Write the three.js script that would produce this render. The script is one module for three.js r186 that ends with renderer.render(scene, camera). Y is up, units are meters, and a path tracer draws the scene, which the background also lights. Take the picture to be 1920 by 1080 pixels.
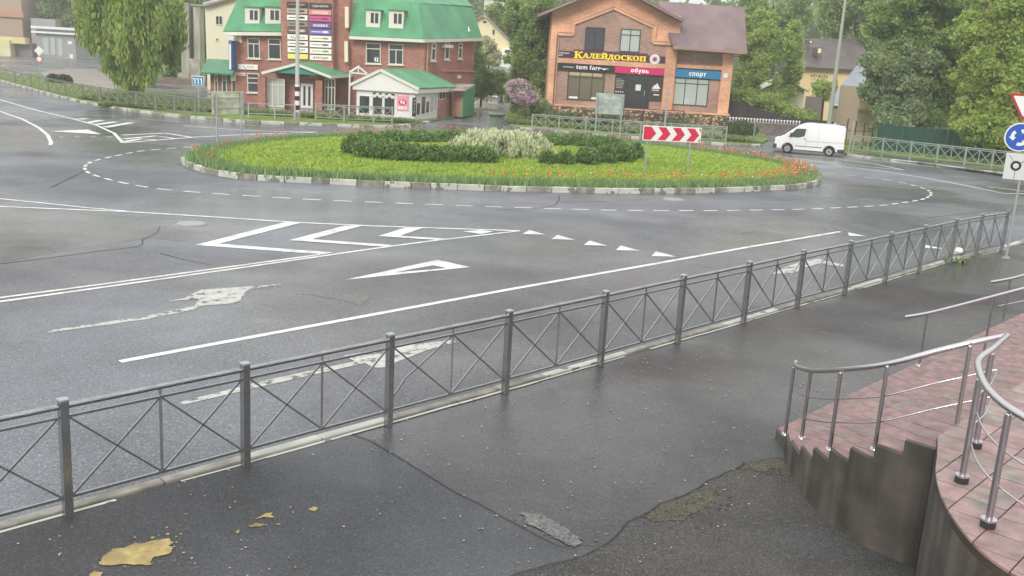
import * as THREE from 'three';
import { mergeGeometries, toCreasedNormals } from 'three/addons/utils/BufferGeometryUtils.js';
import { RoundedBoxGeometry } from 'three/addons/geometries/RoundedBoxGeometry.js';

// ---------------------------------------------------------------- camera, sky, sun, exposure
const scene = new THREE.Scene();
const camera = new THREE.PerspectiveCamera(33.4, 1024 / 576, 0.1, 900);
camera.position.set(0, 4.6, 0);
camera.rotation.order = 'YXZ';
camera.rotation.set(-0.232, 0, 0.0583);
const renderer = new THREE.WebGLRenderer({ antialias: true });
renderer.toneMapping = THREE.LinearToneMapping;
renderer.toneMappingExposure = 1.52;
renderer.shadowMap.enabled = true;

function rng(seed) { let a = seed >>> 0; return () => { a = (a + 0x6D2B79F5) | 0; let t = Math.imul(a ^ (a >>> 15), 1 | a); t = (t + Math.imul(t ^ (t >>> 7), 61 | t)) ^ t; return ((t ^ (t >>> 14)) >>> 0) / 4294967296; }; }
// value noise that repeats every `per` cells
function vnoise(seed, per) {
  const r = rng(seed), g = new Float32Array(per * per); for (let i = 0; i < g.length; i++) g[i] = r();
  return (x, y) => { const xi = Math.floor(x), yi = Math.floor(y); let fx = x - xi, fy = y - yi; fx = fx * fx * (3 - 2 * fx); fy = fy * fy * (3 - 2 * fy);
    const a = ((xi % per) + per) % per, b = (a + 1) % per, c = (((yi % per) + per) % per) * per, d = ((((yi + 1) % per) + per) % per) * per;
    return (g[c + a] * (1 - fx) + g[c + b] * fx) * (1 - fy) + (g[d + a] * (1 - fx) + g[d + b] * fx) * fy; };
}
function fbm(seed, base, oct) { const ns = []; for (let o = 0; o < oct; o++) ns.push(vnoise(seed + o * 17, base << o)); return (u, v) => { let s = 0, a = .5, n = 0; for (let o = 0; o < oct; o++) { const k = base << o; s += a * ns[o](u * k, v * k); n += a; a *= .5; } return s / n; }; }

{ // overcast sky: an even bright cloud layer with soft cloud texture
  const w = 256, h = 128, d = new Float32Array(w * h * 4), f = fbm(5, 4, 4);
  for (let j = 0; j < h; j++) for (let i = 0; i < w; i++) {
    const el = Math.sin((j / (h - 1) - .5) * Math.PI), c = 0.92 + .16 * (f(i / w, j / h) - .5), L = (el > 0 ? 0.74 + 0.36 * el : 0.7) * c, k = (j * w + i) * 4;
    d[k] = L * .99; d[k + 1] = L * 1.0; d[k + 2] = L * 1.02; d[k + 3] = 1;
  }
  const t = new THREE.DataTexture(d, w, h, THREE.RGBAFormat, THREE.FloatType);
  t.mapping = THREE.EquirectangularReflectionMapping; t.magFilter = t.minFilter = THREE.LinearFilter; t.wrapS = THREE.RepeatWrapping; t.needsUpdate = true;
  scene.background = t; scene.environment = t; scene.environmentIntensity = 1; scene.backgroundIntensity = 1;
}
const sun = new THREE.DirectionalLight(new THREE.Color(1, .95, .87), 1.3);
sun.position.set(-30, 60, 48); sun.target.position.set(0, 0, -40); scene.add(sun, sun.target);
sun.castShadow = true; sun.shadow.radius = 34; sun.shadow.mapSize.set(4096, 4096);
{ const s = sun.shadow.camera; s.left = -120; s.right = 120; s.top = 120; s.bottom = -120; s.near = 1; s.far = 400; s.updateProjectionMatrix(); }

// ---------------------------------------------------------------- helpers
const V = (x, y, z) => new THREE.Vector3(x, y, z);
const used = {};
function num(n) { const k = used[n] = (used[n] ?? -1) + 1; return k ? n + '_' + String(k).padStart(3, '0') : n; }
function tag(o, label, category, group, kind) { o.userData.label = label; if (category) o.userData.category = category; if (group) o.userData.group = group; if (kind) o.userData.kind = kind; return o; }
function shade(o) { o.castShadow = true; o.receiveShadow = true; return o; }
function top(name, label, category, group, pos = [0, 0, 0]) { const g = new THREE.Group(); g.name = num(name); g.position.set(...pos); scene.add(g); return tag(g, label, category, group); }
function part(parent, name, geo, mat, label) { const m = shade(new THREE.Mesh(geo, mat)); m.name = name; if (label) m.userData.label = label; parent.add(m); return m; }
function solo(name, geo, mat, label, category, group, kind) { const m = shade(new THREE.Mesh(geo, mat)); m.name = num(name); scene.add(m); return tag(m, label, category, group, kind); }
function structure(name, geo, mat, label) { const m = shade(new THREE.Mesh(geo, mat)); m.name = num(name); scene.add(m); m.userData.label = label; m.userData.kind = 'structure'; return m; }
const merge = a => { const b = a.map(g => { let q = g.index ? g.toNonIndexed() : g; for (const k of Object.keys(q.attributes)) if (!['position', 'normal', 'uv'].includes(k)) q.deleteAttribute(k); return q; }); return mergeGeometries(b); };
const box = (w, h, d, x = 0, y = 0, z = 0) => new THREE.BoxGeometry(w, h, d).translate(x, y, z);
const boxAB = (x0, y0, z0, x1, y1, z1) => box(Math.abs(x1 - x0), Math.abs(y1 - y0), Math.abs(z1 - z0), (x0 + x1) / 2, (y0 + y1) / 2, (z0 + z1) / 2);
function bar(a, b, r, seg = 8, r2 = r) { const A = V(...a), B = V(...b), L = A.distanceTo(B), g = new THREE.CylinderGeometry(r2, r, L, seg); g.translate(0, L / 2, 0); g.applyQuaternion(new THREE.Quaternion().setFromUnitVectors(V(0, 1, 0), B.clone().sub(A).normalize())); return g.translate(...a); }
function bbar(a, b, w, h = w) { const A = V(...a), B = V(...b), L = A.distanceTo(B), dir = B.clone().sub(A).normalize(); const g = new THREE.BoxGeometry(L, h, w); g.translate(L / 2, 0, 0);
  const up = Math.abs(dir.y) > .98 ? V(0, 0, 1) : V(0, 1, 0), zz = dir.clone().cross(up).normalize(), yy = zz.clone().cross(dir); g.applyMatrix4(new THREE.Matrix4().makeBasis(dir, yy, zz)); return g.translate(...a); }
const tube = (pts, r, seg = 48, rs = 8, tens = .5) => new THREE.TubeGeometry(new THREE.CatmullRomCurve3(pts.map(p => V(...p)), false, 'centripetal', tens), seg, r, rs);
const shapeOf = pts => new THREE.Shape(pts.map(p => new THREE.Vector2(p[0], -p[1])));
const flat = (pts, Y) => new THREE.ShapeGeometry(shapeOf(pts)).rotateX(-Math.PI / 2).translate(0, Y, 0);   // horizontal polygon of [x, z] points
const slab = (pts, Y0, Y1) => new THREE.ExtrudeGeometry(shapeOf(pts), { depth: Y1 - Y0, bevelEnabled: false }).rotateX(-Math.PI / 2).translate(0, Y0, 0);
function ribbon(pts, w, Y, w2 = w) { // flat band along a polyline of [x, z]
  const P = [], n = pts.length, L = [], R = [];
  for (let i = 0; i < n; i++) { const a = pts[Math.max(0, i - 1)], b = pts[Math.min(n - 1, i + 1)]; let dx = b[0] - a[0], dz = b[1] - a[1]; const l = Math.hypot(dx, dz) || 1; dx /= l; dz /= l; const h = (w + (w2 - w) * i / (n - 1)) / 2; L.push([pts[i][0] + dz * h, pts[i][1] - dx * h]); R.push([pts[i][0] - dz * h, pts[i][1] + dx * h]); }
  return flat([...L, ...R.reverse()], Y);
}
function offsetLine(pts, o) { return pts.map((p, i) => { const a = pts[Math.max(0, i - 1)], b = pts[Math.min(pts.length - 1, i + 1)]; const dx = b[0] - a[0], dz = b[1] - a[1], l = Math.hypot(dx, dz); return [p[0] + dz / l * o, p[1] - dx / l * o]; }); }
function resample(pts, step, closed = false) { const c = new THREE.CatmullRomCurve3(pts.map(p => V(p[0], 0, p[1])), closed, 'centripetal'); const n = Math.max(2, Math.round(c.getLength() / step)); return c.getSpacedPoints(n).map(p => [p.x, p.z]); }
function metreUV(geo, s = 1) { // box-projected uv in metres
  const g = geo.index ? geo.toNonIndexed() : geo, p = g.attributes.position, n = g.attributes.normal, uv = new Float32Array(p.count * 2);
  for (let i = 0; i < p.count; i++) { const ax = Math.abs(n.getX(i)), ay = Math.abs(n.getY(i)), az = Math.abs(n.getZ(i)); let u, v; if (ay > ax && ay > az) { u = p.getX(i); v = p.getZ(i); } else if (ax > az) { u = p.getZ(i); v = p.getY(i); } else { u = p.getX(i); v = p.getY(i); } uv[2 * i] = u * s; uv[2 * i + 1] = v * s; }
  g.setAttribute('uv', new THREE.BufferAttribute(uv, 2)); return g;
}
function tex(size, fn, { srgb = true, rep = 1, h = size } = {}) { // fn(u, v) -> [r, g, b] in 0..255
  const d = new Uint8Array(size * h * 4); for (let j = 0; j < h; j++) for (let i = 0; i < size; i++) { const c = fn(i / size, j / h), k = (j * size + i) * 4; d[k] = Math.max(0, Math.min(255, c[0])); d[k + 1] = Math.max(0, Math.min(255, c[1])); d[k + 2] = Math.max(0, Math.min(255, c[2])); d[k + 3] = 255; }
  const t = new THREE.DataTexture(d, size, h); t.wrapS = t.wrapT = THREE.RepeatWrapping; t.magFilter = THREE.LinearFilter; t.minFilter = THREE.LinearMipmapLinearFilter; t.generateMipmaps = true; if (srgb) t.colorSpace = THREE.SRGBColorSpace; t.repeat.set(rep, rep); t.needsUpdate = true; return t;
}
const col = c => Array.isArray(c) ? new THREE.Color().setRGB(...c) : new THREE.Color(c);
const mat = (c, rough = .8, o = {}) => new THREE.MeshStandardMaterial({ color: col(c), roughness: rough, ...o });

// ---------------------------------------------------------------- materials
const fA = fbm(11, 8, 6), fB = fbm(23, 4, 5), fC = fbm(37, 16, 5), fD = fbm(51, 3, 5), rS = rng(99);
function asphaltTex(size, metres, speck, contrast, warm, seed) { // aggregate, stones and large blotches of an asphalt surface
  const big = fbm(seed, 4, 5), mid = fbm(seed + 3, 24, 4), r = rng(seed);
  const n = size * size, S = new Float32Array(n);
  for (let k = 0; k < n; k++) S[k] = (r() - .5) * .55;
  const stones = Math.floor(speck * metres * metres);
  for (let k = 0; k < stones; k++) { const x = Math.floor(r() * size), y = Math.floor(r() * size), v = r() < .62 ? .25 + r() * .75 : -.25 - r() * .35; S[y * size + x] += v; if (r() < .45) S[y * size + (x + 1) % size] += v * .7; if (r() < .25) S[((y + 1) % size) * size + x] += v * .6; }
  return tex(size, (u, v) => { const k = Math.floor(v * size) * size + Math.floor(u * size); const b = (big(u, v) - .5) * contrast + (mid(u, v) - .5) * contrast * .5; const L = 168 * (1 + b + S[k] * .8), w = 1 + warm * (big(v, u) - .5); return [L * w, L, L / w * 1.01]; }, { rep: 1 / metres });
}
const wetRough = (lo, hi, seed, base = 4) => { const a = fbm(seed, base, 5); return tex(512, (u, v) => { const t = Math.min(1, Math.max(0, (a(u, v) - .34) / .34)); const g = 255 * (lo + (hi - lo) * t); return [g, g, g]; }, { srgb: false }); };
const bumpGrain = tex(512, (() => { const a = fbm(71, 64, 3), r = rng(7); return (u, v) => { const g = 110 + 120 * (a(u, v) - .5) + (r() - .5) * 130; return [g, g, g]; }; })(), { srgb: false, rep: 1 / 2.2 });
const roadMap = asphaltTex(2048, 26, 260, .6, .08, 301), walkMap = asphaltTex(2048, 21, 420, .62, .1, 411), oldMap = asphaltTex(1024, 9, 1500, .42, .16, 523);
const roadRough = wetRough(.12, .55, 601); roadRough.repeat.set(1 / 17, 1 / 17);
const walkRough = wetRough(.1, .72, 617); walkRough.repeat.set(1 / 12, 1 / 12);
const M = {
  road: mat([.31, .32, .34], 1, { map: roadMap, roughnessMap: roadRough, bumpMap: bumpGrain, bumpScale: .006 }),
  roadPatch: mat([.33, .325, .31], 1, { map: roadMap, roughnessMap: walkRough, bumpMap: bumpGrain, bumpScale: .005 }),
  walk: mat([.138, .132, .127], 1, { map: walkMap, roughnessMap: walkRough, bumpMap: bumpGrain, bumpScale: .004 }),
  walkNew: mat([.104, .108, .116], 1, { map: walkMap, roughnessMap: walkRough, bumpMap: bumpGrain, bumpScale: .006 }),
  walkOld: mat([.158, .146, .131], .85, { map: oldMap, bumpMap: bumpGrain, bumpScale: .012 }),
  moss: mat([.2, .178, .118], .9, { map: oldMap, bumpMap: bumpGrain, bumpScale: .006 }),
  crack: mat([.03, .028, .026], .9),
  paint: mat([.8, .8, .78], .6, { map: tex(512, (u, v) => { const g = 232 + 90 * (fC(u, v) - .45) + (rS() - .5) * 50; return [g, g, g * .985]; }, { rep: 1 / 3 }) }),
  paintWorn: mat([.64, .64, .62], .65, { map: tex(512, (u, v) => { const a = fC(u, v) + (fC(v, u) - .5) * .5 + (rS() - .5) * .22, g = a < .3 ? 120 + (rS() - .5) * 50 : 220 + 60 * (a - .5) + (rS() - .5) * 40; return [g, g, g * .98]; }, { rep: 1 / 1.3 }) }),
  yellowPaint: mat([.5, .385, .15], .7, { map: tex(256, (u, v) => { const a = fC(u, v), g = 215 + 120 * (a - .5) + (rS() - .5) * 30; return [g, g, g]; }, { rep: 1 / 1.5 }) }),
  concrete: mat([.46, .45, .42], .85, { map: tex(512, (u, v) => { const g = 205 + 130 * (fA(u, v) - .5) + (rS() - .5) * 46; return [g, g * .99, g * .96]; }, { rep: 1 / 2 }), bumpMap: bumpGrain, bumpScale: .004 }),
  kerbWhite: mat([.64, .64, .6], .8, { map: tex(512, (u, v) => { const a = fA(u, v), g = a < .36 ? 150 + (rS() - .5) * 40 : 232 + 50 * (fB(u, v) - .5) + (rS() - .5) * 26; return [g, g, g * .97]; }, { rep: 1 / 1.7 }) }),
  kerbGrey: mat([.4, .385, .35], .85, { map: tex(512, (u, v) => { const g = 205 + 150 * (fA(v, u) - .5) + (rS() - .5) * 46; return [g, g * .99, g * .95]; }, { rep: 1 / 1.7 }) }),
  wallConc: mat([.185, .172, .162], .75, { map: tex(1024, (u, v) => { const s = fbmStain(u, v), g = 190 + 120 * (fA(u, v) - .5) + 150 * (s - .5) + (rS() - .5) * 26; return [g * 1.02, g * .99, g * .95]; }, { rep: 1 / 3 }), bumpMap: bumpGrain, bumpScale: .004 }),
  soil: mat([.1, .075, .05], .95, { map: oldMap }),
  grassGround: mat([.27, .36, .075], .95, { map: tex(512, (u, v) => { const a = fA(u, v), b = fB(v, u), g = 190 + 110 * (a - .5) + (rS() - .5) * 60; return [g * (.9 + .35 * (b - .3)), g * 1.02, g * .82]; }, { rep: 1 / 4 }) }),
  pave: mat([.36, .34, .315], .8, { map: tex(512, (u, v) => { const g = 210 + 80 * (fA(u, v) - .5) + (rS() - .5) * 30; return [g, g, g * .98]; }, { rep: 1 / 5 }) }),
  steel: mat([.62, .61, .63], .24, { metalness: 1, bumpMap: bumpGrain, bumpScale: .0004 }),
  steelPost: mat([.47, .44, .46], .34, { metalness: 1 }),
  fence: mat([.5, .5, .51], .24, { metalness: .85, map: tex(256, (u, v) => { const g = 215 + 110 * (fC(u, v) - .5) + (rS() - .5) * 30; return [g, g, g]; }, { rep: 2 }) }),
  fenceCap: mat([.4, .41, .43], .4, { metalness: .4 }),
  farFence: mat([.3, .34, .28], .6, { metalness: .2 }),
  galv: mat([.42, .44, .44], .5, { metalness: .5 }),
  white: mat([.78, .78, .76], .6), offWhite: mat([.72, .71, .62], .7), cream: mat([.78, .73, .55], .8), dark: mat([.03, .03, .033], .5), black: mat([.015, .015, .017], .6),
  glass: new THREE.MeshPhysicalMaterial({ color: col([.035, .04, .045]), roughness: .06, clearcoat: .5, clearcoatRoughness: .05 }),
  glassPale: new THREE.MeshPhysicalMaterial({ color: col([.45, .5, .47]), roughness: .15, clearcoat: .6 }),
  glassWarm: mat([.55, .44, .26], .2),
  trunk: mat([.1, .078, .06], .95, { map: tex(256, (u, v) => { const g = 190 + 160 * (fC(u * 2 % 1, v * .3) - .5); return [g, g, g]; }) }),
};
function fbmStain(u, v) { return fD(u * 4, v * .34); }
function brickMat(c, mortar, seed, bw = .25, bh = .075, vary = .3) { // brick courses of about 7 cm, far below a pixel from here
  const r = rng(seed), cols = 32, rows = 64, tone = []; for (let i = 0; i < cols * rows; i++) tone.push(1 + (r() - .5) * vary);
  const f = fbm(seed, 4, 5), t = tex(1024, (u, v) => { const y = v * rows, row = Math.floor(y), x = u * cols + (row % 2) * .5, cx = Math.floor(x) % cols, fx = x - Math.floor(x), fy = y - row; const m = fx < .05 || fy < .14, b = 1 + (f(u, v) - .5) * .3; const q = m ? mortar : tone[row * cols + cx]; return [232 * q * b, 232 * q * b, 232 * q * b]; });
  t.repeat.set(1 / (cols * bw), 1 / (rows * bh)); return mat(c, .85, { map: t });
}
M.redBrick = brickMat([.5, .23, .18], .97, 5, .25, .075, .2); M.orangeBrick = brickMat([.92, .5, .31], .98, 6, .25, .075, .15); M.brownBrick = brickMat([.5, .32, .255], .96, 8, .25, .075, .18);
M.stone = (() => { // rubble facing, stones of about 25 cm
  const r = rng(77), n = 26, pts = []; for (let j = 0; j < n; j++) for (let i = 0; i < n; i++) pts.push([(i + r()) / n, (j + r()) / n, .55 + r() * .9, r()]);
  const t = tex(512, (u, v) => { const ci = Math.floor(u * n), cj = Math.floor(v * n); let a = 9, b = 9, s = 1, w = 0; for (let dj = -1; dj <= 1; dj++) for (let di = -1; di <= 1; di++) { const i = (ci + di + n) % n, j = (cj + dj + n) % n, p = pts[j * n + i]; let dx = Math.abs(u - p[0]), dy = Math.abs(v - p[1]); dx = Math.min(dx, 1 - dx); dy = Math.min(dy, 1 - dy); const d = dx * dx + dy * dy * 1.6; if (d < a) { b = a; a = d; s = p[2]; w = p[3]; } else if (d < b) b = d; } const e = Math.sqrt(b) - Math.sqrt(a); const g = e < .007 ? 70 : 150 * s; return [g * (1 + .12 * w), g, g * (.92 - .1 * w)]; });
  t.repeat.set(1 / 6, 1 / 6); return mat([.8, .66, .55], .9, { map: t });
})();
function roofMat(c, period, seam, seed) { // profiled sheet: ribs as relief
  const b = tex(128, (u, v) => { const g = 128 + 110 * Math.sin(u * Math.PI * 2) + (v < .12 ? -60 : 0); return [g, g, g]; }, { srgb: false }); b.repeat.set(1 / period, 1 / seam);
  const f = fbm(seed, 4, 5), t = tex(256, (u, v) => { const g = 215 + 70 * (f(u, v) - .5) + (rS() - .5) * 20; return [g, g, g]; }); t.repeat.set(1 / 5, 1 / 5);
  return mat(c, .5, { bumpMap: b, bumpScale: .03, map: t });
}
M.greenRoof = roofMat([.13, .46, .22], .22, .36, 91); M.darkGreen = mat([.03, .17, .1], .6); M.brownRoof = roofMat([.3, .2, .21], .3, .36, 93); M.greyRoof = roofMat([.4, .45, .52], .9, 40, 95); M.darkRoof = roofMat([.2, .165, .16], .3, .36, 97);
M.greenSheet = roofMat([.018, .105, .075], .16, 30, 98); M.darkSheet = roofMat([.06, .05, .055], .2, 30, 99);
// printed sign face
function sign(w, h, bg, draw, rough = .5) { const c = document.createElement('canvas'); c.width = w; c.height = h; const x = c.getContext('2d'); x.fillStyle = bg; x.fillRect(0, 0, w, h); draw(x, w, h); const t = new THREE.CanvasTexture(c); t.colorSpace = THREE.SRGBColorSpace; t.magFilter = THREE.LinearFilter; return new THREE.MeshStandardMaterial({ map: t, roughness: rough }); }
function fitText(x, s, cx, cy, wmax, px, font = 'bold', fam = 'sans-serif') { x.font = `${font} ${px}px ${fam}`; x.textAlign = 'center'; x.textBaseline = 'middle'; const w = x.measureText(s).width || wmax; x.save(); x.translate(cx, cy); x.scale(wmax / w, 1); x.fillText(s, 0, 0); x.restore(); }

// ---------------------------------------------------------------- ground, road, pavements
const RY = -.1;                                                      // road level; pavement level is 0
structure('ground', metreUV(new THREE.PlaneGeometry(1400, 1400).rotateX(-Math.PI / 2).translate(0, RY - .08, -300)), M.grassGround, 'wide green ground beyond the streets');
structure('road', flat([[-170, 30], [130, 30], [130, -235], [-170, -235]], RY), M.road, 'wet grey asphalt roadway round the planted island');

const postPts = [[-4.216,-8.594],[-2.866,-9.982],[-1.465,-11.432],[-0.013,-12.93],[1.456,-14.458],[2.916,-16.004],[4.398,-17.557],[5.849,-19.123],[7.314,-20.636],[8.769,-22.19],[10.177,-23.688],[11.623,-25.243],[12.896,-26.515],[14.175,-27.676]];
const ext = (a, b, k) => [a[0] + (a[0] - b[0]) * k, a[1] + (a[1] - b[1]) * k];
const postL = ext(postPts[0], postPts[1], 1), nearLine = [ext(postL, postPts[0], 6), postL, ...postPts, ...[[15.941,-29.677],[18.482,-32.354],[23.328,-37.08]]];
const walkEdge = offsetLine(nearLine, .11);
structure('pavement', slab([...walkEdge, [60, -40], [60, 25], [-60, 25], [-60, 5]], RY - .02, 0), M.walk, 'wet asphalt footway on the near side of the railing');
structure('pavement_patch', flat([[-1.872,-11.123],[-1.57,-10.878],[-1.267,-10.55],[-0.908,-10.131],[-0.573,-9.741],[-0.326,-9.509],[-0.001,-9.176],[0.277,-8.894],[0.566,-8.62],[0.77,-8.496],[0.794,-8.365],[0.554,-8.227],[0.351,-8.106],[0.164,-7.971],[-0.126,-7.666],[-2.201,-6.734],[-4.974,-6.458],[-6.291,-7.081],[-5.814,-7.666],[-4.757,-8.351],[-4.237,-8.639],[-3.589,-9.334],[-2.881,-10.042],[-2.191,-10.751]], .005), M.walkNew, 'newer bluish asphalt patch at the lower left of the footway');
structure('pavement_old', flat([[2.953,-10.908],[2.801,-10.714],[2.564,-10.484],[2.37,-10.282],[2.173,-10.03],[1.973,-9.827],[1.758,-9.641],[1.518,-9.334],[1.363,-9.194],[1.261,-9.006],[1.171,-8.803],[1.039,-8.624],[0.794,-8.367],[0.606,-8.255],[0.352,-8.118],[0.164,-7.973],[-0.032,-7.678],[4.11,-6.649],[6.725,-9.591],[4.838,-10.693],[3.702,-11.195],[3.289,-11.135]], .004), M.walkOld, 'coarse worn old asphalt below the curved wall');
structure('pavement_moss', flat(ragged([[1.514,-9.301],[1.753,-9.607],[2.094,-9.915],[2.364,-10.088],[2.425,-9.932],[2.211,-9.576],[1.941,-9.331],[1.701,-9.228]], .05, .03), .008), M.moss, 'mossy tan stain on the old asphalt');
structure('pavement_moss', flat(ragged([[2.839,-10.742],[3.286,-11.125],[3.456,-11.019],[3.391,-10.82],[3.048,-10.679]], .05, .03), .008), M.moss, 'mossy strip where the old asphalt meets the curved wall');
structure('pavement_repair', flat(ragged([[0.221,-9.221],[0.305,-9.268],[0.417,-9.258],[0.526,-9.151],[0.685,-8.983],[0.825,-8.752],[0.842,-8.667],[0.763,-8.572],[0.62,-8.684],[0.438,-8.884],[0.277,-9.06]], .05, .03), .009), M.roadPatch, 'pale cement smear beside the footway crack');
function ragged(pts, step, amp) { const r = rng(Math.round(Math.abs(pts[0][0] * 977))), o = []; pts.forEach((a, i) => { const b = pts[(i + 1) % pts.length], n = Math.max(1, Math.round(Math.hypot(b[0] - a[0], b[1] - a[1]) / step)); for (let k = 0; k < n; k++) o.push([a[0] + (b[0] - a[0]) * k / n + (r() - .5) * 2 * amp, a[1] + (b[1] - a[1]) * k / n + (r() - .5) * 2 * amp]); }); return o; }
function crack(pts, w, Y, label) { const r = rng(Math.abs(Math.round(pts[0][0] * 1000)) + 3), q = resample(pts, .12).map(p => [p[0] + (r() - .5) * .02, p[1] + (r() - .5) * .02]); structure('crack', ribbon(q, w, Y, w * .6), M.crack, label); }
crack([[-1.868,-11.101],[-1.569,-10.874],[-1.266,-10.546],[-0.907,-10.127],[-0.573,-9.738],[-0.325,-9.494],[-0.001,-9.174],[0.277,-8.893],[0.566,-8.618],[0.797,-8.519]], .016, .012, 'long dark crack across the footway from the railing');
crack([[2.956,-10.918],[2.804,-10.724],[2.566,-10.493],[2.372,-10.291],[2.175,-10.038],[1.975,-9.835],[1.76,-9.65],[1.52,-9.342],[1.364,-9.202],[1.262,-9.013],[1.172,-8.811],[1.04,-8.632],[0.795,-8.374],[0.606,-8.262],[0.352,-8.125],[0.164,-7.98],[-0.128,-7.719]], .018, .014, 'dark broken asphalt edge above the old surface');
{ // stray yellow paint
  const blob = (p, label) => structure('paint_spill', flat(ragged(p, .035, .012), .0135), M.yellowPaint, label);
  blob([[-3.552,-7.738],[-3.573,-7.878],[-3.525,-8.031],[-3.434,-8.061],[-3.389,-8.148],[-3.283,-8.171],[-3.229,-8.228],[-3.11,-8.274],[-3.062,-8.197],[-3.055,-8.136],[-3.003,-8.102],[-3.002,-8.003],[-3.114,-7.922],[-3.129,-7.834],[-3.095,-7.781],[-3.276,-7.779],[-3.406,-7.746]], 'large yellow paint spill on the footway');
  blob([[-3.559,-7.582],[-3.542,-7.629],[-3.462,-7.62],[-3.438,-7.542],[-3.511,-7.516]], 'small yellow paint blot below the large spill');
  blob([[-2.43,-8.773],[-2.366,-8.874],[-2.286,-8.92],[-2.293,-8.86],[-2.242,-8.809],[-2.348,-8.807]], 'thin yellow paint streak on the footway, upper of two');
  blob([[-2.452,-8.624],[-2.386,-8.688],[-2.313,-8.674],[-2.322,-8.607],[-2.423,-8.594]], 'thin yellow paint streak on the footway, lower of two');
  blob([[-2.547,-8.48],[-2.524,-8.527],[-2.486,-8.466],[-2.52,-8.44]], 'smallest yellow paint drop on the footway');
  blob([[-1.956,-9.045],[-1.902,-9.101],[-1.855,-9.058],[-1.893,-9.006]], 'faint yellow paint drop right of the streaks');
}
// leaves, grit and chips scattered over the footway
{ const r = rng(1234), gs = [], p = new THREE.Matrix4(), geo = new THREE.IcosahedronGeometry(.011, 0); const im = new THREE.InstancedMesh(geo, mat([.42, .4, .36], .8), 900); const c = new THREE.Color();
  for (let i = 0; i < 900; i++) { const t = r() * 27, s = .3 + r() * 4.4, b = postL, x = b[0] + .697 * t + .717 * s - .5, z = b[1] - .717 * t + .697 * s; const k = .35 + r() * .9; p.makeRotationY(r() * 6).scale(V(k * 1.3, k * .4, k)); p.setPosition(x, .014, z); im.setMatrixAt(i, p); const g = .5 + r() * .6; im.setColorAt(i, c.setRGB(g, g * .97, g * .9)); }
  im.name = 'grit'; shade(im); scene.add(im); tag(im, 'pale grit and chips scattered over the near footway', null, null, 'stuff'); }

// kerb between footway and road: pale stones, and the narrow cement strip beside the posts
function kerb(name, label, line, lens, mats, w, y0, y1, gap = .012) {
  const g = new THREE.Group(); g.name = num(name); scene.add(g); tag(g, label, null, null, 'structure'); const r = rng(line.length * 31 + lens.length);
  const c = new THREE.CatmullRomCurve3(line.map(p => V(p[0], 0, p[1])), false, 'centripetal'); c.arcLengthDivisions = 800; const L = c.getLength(); let s = 0, i = 0;
  while (s < L - .2) { const l = lens[i % lens.length], e = Math.min(L, s + l - gap), a = c.getPointAt(s / L), b = c.getPointAt(e / L); const q = V(b.x - a.x, 0, b.z - a.z), n = q.length(); const geo = metreUV(new RoundedBoxGeometry(n, y1 - y0, w, 1, Math.min(.018, w * .2))); { const q2 = geo.attributes.uv, ox = r() * 7, oy = r() * 7; for (let k = 0; k < q2.count; k++) q2.setXY(k, q2.getX(k) + ox, q2.getY(k) + oy); } const m = part(g, 'kerb_stone', geo, mats[i % mats.length]); m.position.set((a.x + b.x) / 2, (y0 + y1) / 2 + (r() - .5) * .012, (a.z + b.z) / 2); m.rotation.y = Math.atan2(-(b.z - a.z), b.x - a.x) + (r() - .5) * .006; s += l; i++; }
  return g;
}
kerb('kerb', 'pale worn kerb stones under the near railing', offsetLine(nearLine, .2).slice(1), [1, 1, 1], [M.kerbWhite, M.concrete, M.kerbGrey, M.concrete, M.kerbWhite], .14, RY - .1, .03);
{ const l = resample(offsetLine(nearLine, .075).slice(1), .35), r = rng(8), q = l.map(p => [p[0] + (r() - .5) * .012, p[1] + (r() - .5) * .012]); const cs = new THREE.Group(); cs.name = 'cement_strip'; cs.userData.kind = 'structure'; cs.userData.label = 'narrow broken cement strip between kerb and railing posts'; scene.add(cs); let i = 0; while (i < q.length - 3) { const n = 3 + Math.floor(r() * 6); const sg = q.slice(i, i + n + 1); if (sg.length > 1) part(cs, 'strip_piece', ribbon(sg, .028 + r() * .03, .009 + (i % 2) * .002), M.kerbWhite); i += n + (r() < .4 ? 2 : 0); } }

// ---------------------------------------------------------------- road markings (thin sheets on the asphalt)
const PY = RY + .005;
let mk = 0; const mark = (name, geo, label, m = M.paint) => structure(name, geo, m, label);
mark('lane_line', ribbon([[-5.78,-13.621],[-4.993,-14.477],[-4.07,-15.464],[-2.528,-17.107],[0.001,-19.796],[3.236,-23.112],[6.486,-26.48],[10.332,-30.33]], .14, PY), 'long white lane line nearest the railing');
mark('lane_line', ribbon([[-10.376,-15.499],[-9.253,-16.766],[-7.943,-18.242],[-6.37,-20.073],[-4.568,-22.16]], .1, PY), 'upper of the double white lines at left');
mark('lane_line', ribbon([[-10.239,-15.286],[-9.112,-16.502],[-7.838,-17.994],[-6.292,-19.825],[-4.524,-21.95],[-3.472,-23.226],[-2.289,-24.577],[0.133,-27.017]], .11, PY + .001), 'lower of the double white lines, running to the chevron tip');
mark('lane_line', ribbon([[-16.924,-25.703],[-14.2,-26.043],[-10.887,-26.395],[-8.42,-26.364],[-6.163,-26.259],[-3.962,-26.407],[-1.75,-26.728],[0.133,-27.017]], .14, PY + .002), 'white line along the top of the chevron area');
mark('lane_line', ribbon([[-17.413,-27.681],[-14.867,-27.293],[-13.491,-26.996],[-12.041,-26.644],[-10.922,-26.48]], .12, PY + .003), 'white line merging from the left edge');
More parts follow.
